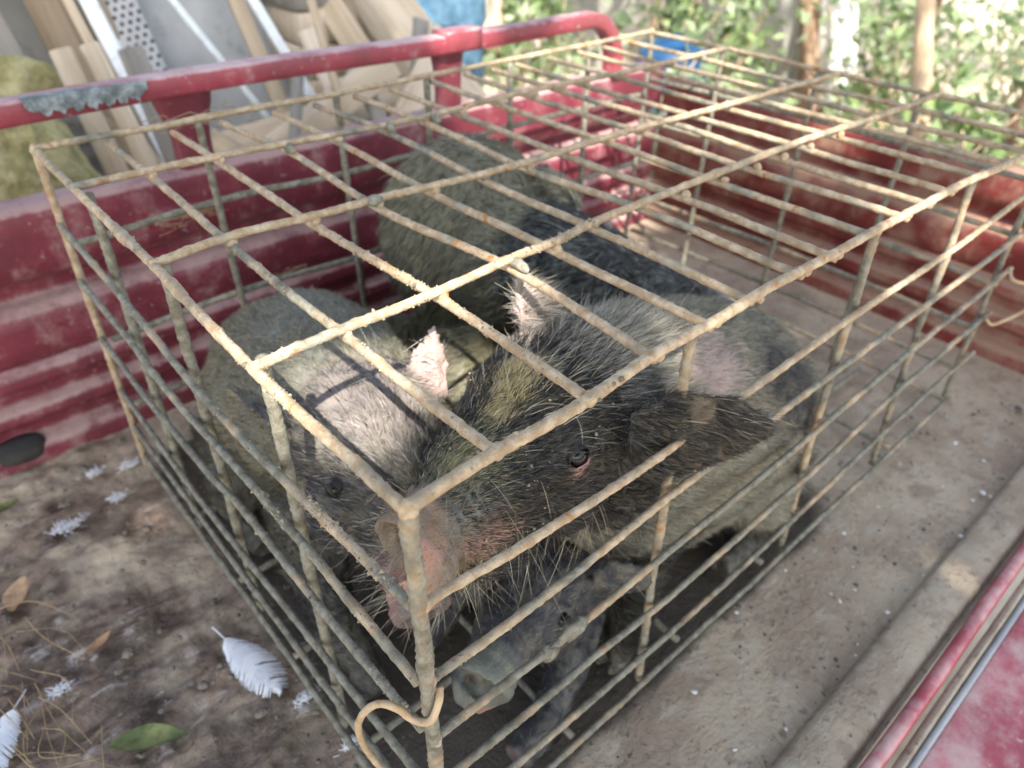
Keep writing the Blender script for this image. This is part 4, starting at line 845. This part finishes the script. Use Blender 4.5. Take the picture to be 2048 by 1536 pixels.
# ------------------------------------------------------------------ leaves, trees, shrubs
def leaves(P, size, g, cols, up=.3, asp=.5):
    n = len(P); nr = nrm(g.normal(size=(n, 3))+[0, 0, up]); ax = nrm(np.cross(nr, g.normal(size=(n, 3)))); sd = np.cross(nr, ax); L = (size*g.lognormal(0, .25, n))[:, None]
    W = L*asp; V = np.stack([P-ax*L*.5, P+sd*W*.5+nr*L*.06-ax*L*.05, P+ax*L*.5-nr*L*.08, P-sd*W*.5+nr*L*.06-ax*L*.05], 1)
    col = np.array(cols)[g.integers(0, len(cols), n)]*g.uniform(.7, 1.3, (n, 1))
    return V.reshape(-1, 3), [(np.arange(n)*4)[:, None]+np.arange(4)[None]], np.repeat(col, 4, 0)
GREENS = [(.12, .19, .06), (.18, .26, .09), (.23, .31, .12), (.14, .20, .08)]
PALEG = [(.26, .34, .17), (.33, .41, .23), (.22, .30, .15), (.40, .47, .29)]
def trunk(root, base, top, r0, r1, mat, wob=.05, name='trunk', seed=0):
    P = catmull([base, np.array(base)*.6+np.array(top)*.4+np.array([wob, -wob*.6, 0]), top], 30); V, F = tube(P, np.linspace(r0, r1, 30)*(1+.15*np.exp(-np.linspace(0, 8, 30))), 14); V += (np.stack([fbm(V+k, 7, seed+k) for k in range(3)], -1)-.5)*r0*.5
    return mkobj(name, V, F, mat, root)
E1v = nrm(np.cross(SUND, [0, 0, 1.])); E2v = np.cross(E1v, SUND)
def shade_crown(root, target, dist, rad, n, size, seed, holes=(), thin=None, thick=.7, asp=.55):
    """crown standing up-sun of the place it shades; gaps are where the light comes through"""
    g = np.random.default_rng(seed); c0 = np.array(target)-SUND*dist; a = g.uniform(0, 2*pi, n); r = np.sqrt(g.random(n)); P2 = np.stack([np.cos(a)*r*rad[0], np.sin(a)*r*rad[1]], -1)
    P = c0+P2[:, :1]*E1v+P2[:, 1:]*E2v+SUND*g.normal(0, thick, n)[:, None]
    keep = np.ones(n, bool); q = P-np.array(target)
    u, v = q@E1v, q@E2v; wob = 1+.5*(fbm(np.stack([u, v, 0*u], -1), 9, seed)-.5)
    for h, hr in holes:
        d = np.array(h)-np.array(target); hu, hv = d@E1v, d@E2v; keep &= np.hypot(u-hu, v-hv) > (hr+size*.42)*wob
    if thin is not None:
        nz = fbm(np.stack([u, v, 0*u], -1), thin[0], seed+3, 2); keep &= ~(nz > thin[1])
    V, F, col = leaves(P[keep], size, g, GREENS, .2, asp); mkobj('crown', V, F, M['leaf'], root, smooth=False, col=col); return c0
t = empty('tree', (-3.6, -4.3, -.72), 'tall leafy tree shading the tricycle, beyond the near edge of the picture', 'tree', 'trees round the yard')
holes = [((.150, .275, .405), .060), ((.215, .275, .44), .035), ((.09, .31, .39), .03), ((.18, .2, .545), .035), ((.25, .21, .52), .028), ((.42, .09, .42), .03), ((.50, .13, .40), .02), ((1.03, .98, .34), .05), ((1.17, .98, .38), .075), ((1.30, .98, .40), .07), ((1.21, .99, .55), .06), ((.82, .99, .55), .04), ((1.02, .80, .0), .07), ((1.20, .72, 0), .07), ((1.36, .90, .1), .06), ((.86, .97, .36), .04), ((1.1, .98, .22), .05), ((1.5, .02, .37), .045), ((1.5, .46, .37), .03), ((.98, .42, 0), .035), ((1.15, .35, 0), .03), ((.3, .99, .4), .0)]  # gaps shaped into the unseen crown so sun lands on these spots
c0 = shade_crown(t, (.45, .30, .35), 5.6, (2.9, 2.0), 30000, .15, 51, holes[:-1])
trunk(t, (-3.6, -4.3, -.75), (-2.7, -3.6, 3.4), .16, .09, M['bark'])
for k in range(7):
    e = c0+E1v*g.normal(0, 1.0)+E2v*g.normal(0, .7); trunk(t, (-2.7, -3.6, 3.35), e, .06, .015, M['bark'], .2, 'limb', k)
t = empty('tree', (-1.0, 3.4, -.72), 'tall leafy tree over the board pile, its crown above the picture', 'tree', 'trees round the yard')
c0 = shade_crown(t, (5.2, 4.2, -.4), 9.5, (4.4, 3.0), 1700, .20, 52, (), (1.6, .52), 1.0); trunk(t, (-1.0, 3.5, -.75), (-.2, 1.2, 6.0), .14, .08, M['bark'], .2)
for k in range(6): trunk(t, (-.2, 1.2, 5.9), c0+E1v*g.normal(0, 1.8)+E2v*g.normal(0, 1.2), .06, .015, M['bark'], .2, 'limb', k+20)
def tree(base, r, h, mat, label, seed, tilt=(0, 0), n=1500):
    g = np.random.default_rng(seed); t = empty('tree', base, label, 'tree', 'trees round the yard'); top = np.array(base)+[tilt[0], tilt[1], h]; trunk(t, np.array(base)-[0, 0, .05], top, r, r*.6, mat, .04, seed=seed)
    P = top+g.normal(0, 1, (n, 3))*[.8, .8, .55]; V, F, col = leaves(P, .13, g, GREENS); mkobj('crown', V, F, M['leaf'], t, smooth=False, col=col)
    for k in range(4): trunk(t, top-[0, 0, .4], top+g.normal(0, .6, 3)+[0, 0, .3], r*.4, r*.12, mat, .1, 'limb', seed+k)
tree((5.3, 2.20, -.72), .105, 3.6, M['whitewash'], 'tree with a whitewashed trunk in full sun', 61, (.1, 1.15))
tree((5.2, 2.38, -.72), .075, 3.6, M['bark'], 'red-brown tree trunk just left of the whitewashed trunk', 62, (.05, 1.2))
tree((4.5, 1.26, -.72), .055, 3.6, M['bark_pale'], 'slim straight tan tree trunk right of the whitewashed one', 63, (0, 1.2))
tree((6.0, 2.02, -.72), .035, 3.4, M['bark'], 'thin dark sapling trunk between the whitewashed and the tan trunks', 64, (.1, .3), 900)
tree((5.0, .95, -.72), .09, 3.8, M['bark'], 'dark thick tree trunk near the right edge of the yard', 65, (0, .3))
SH = [((4.1, 4.75), .9, 'shrub beside the person, behind the red rail'), ((4.7, 5.3), 1.1, 'shrub behind the person, farther back'), ((3.7, 3.85), .62, 'low shrub left of the shed post, seen under the rail end'), ((4.5, 4.45), .8, 'shrub left of the shed door'),
      ((4.3, 3.05), 1.0, 'bright shrub right of the shed door, behind the blue drum'), ((3.30, 2.36), .80, 'pale shrub in front of the blue drum'), ((4.5, 2.75), 1.0, 'leafy shrub between the blue drum and the red-brown trunk'), ((3.5, 2.02), .5, 'low shrub behind the headboard, right of the blue drum'), ((4.7, 1.95), .45, 'small shrub at the foot of the red-brown trunk'),
      ((5.9, 2.25), 1.0, 'shrub behind the whitewashed trunk'), ((5.2, 1.85), .85, 'shrub between the whitewashed and tan trunks'), ((5.6, 1.55), 1.0, 'shrub right of the tan trunk'), ((4.3, 1.02), .6, 'low dark green shrub right of the tan trunk, close to the headboard'), ((5.6, 1.15), 1.0, 'shrub beside the dark thick trunk'), ((4.6, .55), .8, 'shrub at the right edge of the picture'),
      ((7.2, 6.6), 1.3, 'far shrub in the gap behind the person'), ((7.6, 3.0), 1.4, 'far shrub behind the whitewashed trunk'), ((7.8, 1.9), 1.4, 'far shrub between the tan and dark trunks')]
for k, ((x, y), h, lb) in enumerate(SH):
    g = np.random.default_rng(200+k); t = empty('shrub', (x, y, -.72), lb, 'shrub', 'shrubs in the yard'); P = []; nst = 7
    for q in range(nst):
        d = nrm(np.array([g.normal(), g.normal(), 2.2])); L = h*g.uniform(.7, 1.15); S = catmull([(x+g.normal(0, .05), y+g.normal(0, .05), -.74), np.array([x, y, -.72])+d*L*.5+g.normal(0, .05, 3), np.array([x, y, -.72])+d*L], 14)
        V, F = tube(S, np.linspace(.011, .004, 14), 6); mkobj('stem', V, F, M['bark_pale'], t); m = int(40*h/.8); P.append(S[np.minimum(13, (g.random(m)**.7*14).astype(int))]+g.normal(0, .13*h, (m, 3)))
    P = np.vstack(P); P = P[P[:, 2] > -.70]; V, F, col = leaves(P, .085 if k % 3 else .11, g, PALEG if k % 2 else GREENS+PALEG, .5); mkobj('foliage', V, F, M['leaf'], t, smooth=False, col=col)

# ------------------------------------------------------------------ yard behind
V, F = box((-.35, 2.85, -.05), (4.3, .16, 1.5), bev=.01); tag(mkobj('yard_wall', V, F, M['concrete'], smooth=False), 'grey rendered yard wall behind the leaning boards', 'wall')
def plank(p0, p1, w_, th, mat, label, name='board', face=(-.3, -1, .25), holes=False):
    p0, p1 = np.array(p0, float), np.array(p1, float); ax = nrm(p1-p0); L = np.linalg.norm(p1-p0); f = np.array(face, float); sd = nrm(np.cross(ax, f)); nr = np.cross(sd, ax); R = np.stack([sd, nr, ax], -1)
    V, F = box((0, 0, L/2), (w_, th, L), bev=min(.004, th*.25)); V[:, 0] += .006*np.sin(V[:, 2]*7+w_*50); o = mkobj(name, V, F, mat, smooth=False, loc=(0, 0, 0)); o.matrix_world = Matrix.Translation(p0) @ Matrix(R.tolist()).to_4x4()
    return tag(o, label, 'board', 'boards stacked behind the side panel')
W_ = lambda i: M['wood_%d' % i]
plank((.08, 2.02, .03), (-.12, 2.74, 1.3), .17, .025, W_(2), 'wide weathered grey board at the far left of the pile'); plank((.25, 1.98, .03), (.10, 2.74, 1.25), .13, .025, W_(2), 'grey board second from the left in the pile')
plank((.415, 2.06, .03), (.34, 2.74, 1.2), .10, .03, W_(4), 'dark brown board left of the white-painted strip'); plank((.478, 1.80, .04), (.35, 2.74, 1.5), .042, .02, M['painted_white'], 'narrow bright white-painted strip leaning among the boards')
plank((.436, 1.83, .04), (.305, 2.74, 1.5), .026, .03, W_(1), 'thin tan batten along the white strip'); plank((.545, 2.12, .03), (.47, 2.74, 1.2), .07, .025, W_(0), 'short brown board right of the white strip')
pb = plank((.60, 2.06, .03), (.56, 2.72, 1.1), .10, .012, M['perforated_board'], 'grey perforated board with rows of dark holes')
hv, hf = tube(np.array([(0, -.0005, 0), (0, .0005, 0), (0, .001, 0)]), .006, 8); hm = None
for q in range(34):
    for c_ in range(4):
        xx = -.036+.024*c_+(.012 if q % 2 else 0); 
        if xx > .045: continue
        if hm is None: o = mkobj('hole', hv, hf, M['dark_inside'], pb, loc=(0, 0, 0)); hm = o.data
        else: o = bpy.data.objects.new('hole', hm); C.objects.link(o); o.parent = pb
        o.matrix_parent_inverse = Matrix.Identity(4); o.location = (xx+.006*sin((.20+.022*q)*7+5), .0062, .20+.022*q)
plank((.84, 2.16, .03), (.80, 2.74, 1.15), .42, .008, M['fibre_sheet'], 'large pale grey fibre sheet leaning in the middle of the pile', 'sheet'); plank((.86, 1.84, .04), (.47, 2.10, .80), .018, .012, M['painted_white'], 'thin pale strip slanting across the fibre sheet'); plank((1.0, 1.82, .04), (.72, 2.25, .95), .03, .012, M['painted_white'], 'wider pale strip slanting at the right edge of the fibre sheet')
plank((.91, 1.95, .03), (.86, 2.74, 1.3), .05, .04, W_(1), 'upright tan post right of the fibre sheet')
for k in range(5):
    V, F = box((1.08+.012*(k % 2), 2.15+.01*k, .085+.098*k), (.15, .30, .09), rotm('Z', .06*(k % 3-1)), .006); tag(mkobj('timber_block', V, F, W_((3, 1, 3, 3, 2)[k]), smooth=False), ['bottom', 'second lowest', 'middle', 'second highest', 'topmost grey'][k]+' timber block of the short stack behind the rail', 'timber', 'timber blocks in the short stack')
plank((1.52, 1.88, .02), (1.08, 2.74, 1.05), .30, .022, W_(3), 'broad pale board slanting at the right end of the pile'); plank((1.27, 1.76, .03), (.96, 2.4, .95), .085, .025, W_(1), 'tan plank slanting in front of the broad pale board'); plank((1.16, 1.74, .03), (1.27, 2.5, .9), .045, .03, W_(4), 'dark batten crossing the slanting planks'); plank((1.40, 1.80, .03), (1.14, 2.5, .9), .06, .025, W_(0), 'brown plank slanting over the broad pale board')
plank((.45, 1.66, .10), (1.22, 1.76, .13), .13, .03, W_(3), 'pale plank lying flat just above the side panel', face=(0, -.5, 1)); plank((.48, 1.54, .075), (1.28, 1.60, .075), .15, .03, W_(0), 'brown plank lying flat, lowest above the side panel', face=(0, -.35, 1)); plank((.55, 1.75, .16), (1.30, 1.80, .20), .11, .03, W_(1), 'tan plank lying flat behind the pale one', face=(0, -.6, 1))
plank((.285, 1.56, .03), (.275, 1.78, .46), .05, .03, W_(1), 'short tan stake beside the sack'); plank((.365, 1.57, .03), (.345, 1.8, .46), .045, .03, W_(3), 'short pale stake in front of the leaning boards'); plank((.44, 1.59, .03), (.43, 1.8, .44), .06, .03, W_(2), 'short grey stake left of the first rail post'); plank((.93, 1.62, .05), (.90, 1.72, .52), .022, .018, W_(1), 'thin upright stick between the two rail posts'); plank((1.02, 1.62, .05), (1.36, 1.74, .38), .10, .028, W_(3), 'pale board with its end beside the second rail post')
plank((.70, 1.66, .16), (1.12, 1.70, .34), .09, .025, W_(3), 'pale plank propped slantwise between the rail posts')
g = np.random.default_rng(77)
ORD = 'first second third fourth fifth sixth seventh eighth ninth tenth eleventh twelfth thirteenth fourteenth fifteenth sixteenth'.split()
for k in range(16):
    x0 = .30+.075*k+g.normal(0, .02); y0 = 1.50+g.uniform(0, .22); L = g.uniform(.2, .5); d = nrm(np.array([g.normal(0, .6), .5, g.uniform(.25, 1.1)]))
    plank((x0, y0, .04), tuple(np.array([x0, y0, .04])+d*L), g.uniform(.02, .06), g.uniform(.01, .03), W_(int(g.integers(0, 5))), 'short wood offcut, %s from the left in the loose row below the rail' % ORD[k], 'offcut')
# woven sack
parts = [loft([(.02, 1.60, .05, .12, .12, .06), (.05, 1.60, .10, .15, .13, .10), (.08, 1.62, .22, .14, .12, .12), (.10, 1.63, .34, .11, .10, .10), (.13, 1.64, .41, .06, .06, .06), (.15, 1.65, .45, .07, .05, .05), (.16, 1.66, .47, .03, .02, .02)], 40, 26, up=(0, 1, 0)), blob((.04, 1.60, .14), (.15, .13, .11)), blob((.14, 1.62, .20), (.09, .10, .12)), blob((-.02, 1.62, .36), (.08, .08, .07))]
V, F = remesh(parts, .008, 3); N = vnormals(V, F); V += N*((fbm(V*np.array([1, 1, .5]), 12, 3)-.5)*.06+(np.abs(fbm(V*np.array([1, 1, .35]), 20, 8)-.5)-.1)*.05+(fbm(V, 40, 4)-.5)*.016)[:, None]; tag(mkobj('sack', V, F, M['sack_cloth']), 'slumped yellow-olive woven sack behind the side panel at left', 'sack')
g = np.random.default_rng(9)
for k in range(9):
    c_ = np.array([-.12+.05*k+g.normal(0, .02), 1.42+g.normal(0, .03), .03]); s = g.uniform(.02, .045); v = I2[0]*s*[1.2, .9, .7]; v = v*(1+(fbm(v+k, 35, 3)-.5)*.7)[:, None]; tag(mkobj('stone', v+c_+[0, 0, s*.3], I2[1], M['concrete'], smooth=False), 'grey rubble stone below the sack, %s from the left' % ORD[k], 'stone', 'rubble stones below the sack')
# blue drum
dr = empty('plastic_drum', (3.75, 2.62, -.72), 'blue plastic drum half hidden by leaves behind the headboard', 'drum'); z = np.array([0, .02, .05, .26, .28, .30, .32, .54, .56, .58, .60, .78, .83, .85]); r = np.array([.19, .205, .21, .21, .222, .222, .21, .21, .222, .222, .21, .21, .20, .17])
V, F = tube(np.array([(3.75, 2.62, -.72+q*.74) for q in z]), r, 28); mkobj('barrel', V, F, M['blue_plastic'], dr); V, F = tube(np.array([(3.80, 2.56, -.10), (3.80, 2.56, -.08), (3.80, 2.56, -.065)]), .03, 14); mkobj('bung', V, F, M['blue_plastic'], dr)
# shed with a dark doorway
sh = empty('shed', (5.6, 4.2, -.72), 'pale rendered shed with a dark open doorway, behind the shrubs', 'shed')
for nm, c_, s, m_ in (('wall', (5.6, 4.95, .35), (.16, 1.5, 2.14), 'concrete'), ('wall', (5.6, 3.28, .35), (.16, .95, 2.14), 'concrete'), ('lintel', (5.6, 3.975, 1.33), (.16, .45, .18), 'concrete'), ('side_wall', (6.9, 5.62, .35), (2.44, .16, 2.14), 'concrete'), ('side_wall', (6.9, 2.885, .35), (2.44, .16, 2.14), 'concrete'), ('door_frame', (5.505, 4.17, .25), (.04, .07, 1.95), 'wood_1'), ('door_frame', (5.505, 3.78, .25), (.04, .07, 1.95), 'wood_1'), ('back_wall', (8.1, 4.25, .35), (.16, 2.56, 2.14), 'dark_inside')):
    V, F = box(c_, s, bev=.008); mkobj(nm, V, F, M[m_], sh, smooth=False)
V, F = box((6.8, 4.25, 1.50), (3.2, 3.3, .05), rotm('Y', .06), .01); mkobj('roof', V, F, M['roof_tin'], sh, smooth=False)
V, F = box((4.95, 4.30, .05), (.12, .12, 1.6), bev=.012); tag(mkobj('concrete_post', V, F, M['concrete'], smooth=False), 'square pale concrete post in front of the shed', 'post')
# person standing behind the rail
pe = empty('person', (2.42, 3.05, -.72), 'person in blue trousers standing behind the red rail', 'person'); ld = np.array([.737, -.676, 0]); fd = np.array([-.676, -.737, 0]); o_ = np.array([2.36, 3.05, -.72])
def at(l, f, z): return o_+ld*l+fd*f+np.array([0, 0, z])
def lf(rows): return loft([(*at(l, f, z), a, b_, b_) for l, f, z, a, b_ in rows], 40, 20, up=tuple(fd))
tro = [lf([(.10, .0, .96, .10, .10), (.105, .01, .86, .098, .10), (.11, .02, .72, .088, .09), (.115, .03, .50, .068, .072), (.12, .0, .28, .062, .066), (.125, -.02, .08, .058, .06)]), lf([(-.10, .0, .96, .10, .10), (-.115, .05, .86, .098, .10), (-.14, .14, .72, .086, .09), (-.16, .22, .52, .07, .075), (-.165, .14, .28, .062, .066), (-.17, .06, .08, .058, .06)]), lf([(0, 0, .82, .17, .11), (0, -.01, .92, .185, .12), (0, 0, 1.02, .17, .11), (0, 0, 1.06, .15, .10)])]
V, F = remesh(tro, .014, 3); N = vnormals(V, F); V += N*((fbm(V*np.array([1, 1, .6]), 14, 3)-.5)*.035)[:, None]; mkobj('trousers', V, F, M['denim'], pe)
V, F = remesh([lf([(0, 0, 1.0, .17, .115), (0, 0, 1.15, .17, .12), (0, .01, 1.32, .19, .125), (0, .0, 1.43, .17, .10), (0, 0, 1.49, .07, .06)]), lf([(.17, 0, 1.42, .065, .065), (.23, 0, 1.30, .055, .058), (.26, .02, 1.15, .05, .05)]), lf([(-.17, 0, 1.42, .065, .065), (-.23, 0, 1.30, .055, .058), (-.26, .02, 1.15, .05, .05)])], .014, 3); mkobj('shirt', V, F, M['shirt_cloth'], pe)
arm = lambda s: [lf([(s*.245, .01, 1.20, .038, .04), (s*.262, .03, 1.10, .036, .037), (s*.262, .10, .98, .03, .03), (s*.255, .16, .90, .024, .027)]), lf([(s*.255, .16, .91, .035, .02), (s*.252, .18, .86, .04, .018), (s*.25, .19, .82, .032, .014)])]+[lf([(s*(.222+.018*q), .19, .83, .009, .009), (s*(.220+.019*q), .20, .785, .0085, .0085), (s*(.220+.019*q), .19, .75-.006*abs(q-1.5), .007, .007)]) for q in range(4)]+[lf([(s*.222, .18, .88, .011, .011), (s*.205, .20, .85, .01, .01), (s*.20, .21, .82, .008, .008)])]
hd = [lf([(0, 0, 1.44, .055, .055), (0, .01, 1.54, .052, .055)]), lf([(0, .02, 1.51, .03, .03), (0, .03, 1.55, .058, .065), (0, .02, 1.62, .072, .085), (0, .01, 1.69, .073, .092), (0, 0, 1.75, .055, .07), (0, 0, 1.775, .02, .03)]), blob(at(0, .115, 1.625), (.014, .014, .022)), blob(at(.075, .0, 1.63), (.012, .012, .03)), blob(at(-.075, .0, 1.63), (.012, .012, .03)), blob(at(0, .098, 1.575), (.024, .024, .008))]
V, F = remesh(arm(1)+arm(-1)+hd+[lf([(0, 0, 1.05, .14, .09), (0, 0, 1.3, .15, .09), (0, 0, 1.46, .07, .06)]), lf([(.2, 0, 1.40, .045, .045), (.245, .01, 1.2, .036, .036)]), lf([(-.2, 0, 1.40, .045, .045), (-.245, .01, 1.2, .036, .036)])], .006, 2); mkobj('body', V, F, M['skin'], pe)
for s in (-1, 1): v, f = blob(at(s*.03, .092, 1.645), (.010, .010, .008)); mkobj('eye', v, f, M['eyeball'], pe)
V, F = remesh([blob(at(0, -.015, 1.70), (.085, .088, .085))], .01, 2); V[:, 2] += (fbm(V, 40, 2)-.5)*.01; mkobj('hair', V, F, M['hair_dark'], pe)
for l, f_ in ((.125, .03), (-.17, .11)):
    V, F = remesh([loft([(*at(l, f_-.12, .05), .03, .04, .03), (*at(l, f_-.08, .06), .042, .05, .05), (*at(l, f_+.02, .05), .045, .045, .045), (*at(l, f_+.10, .035), .045, .03, .03), (*at(l, f_+.15, .03), .02, .015, .02)], 24, 16)], .008, 2); mkobj('shoe', V, F, M['rubber'], pe)
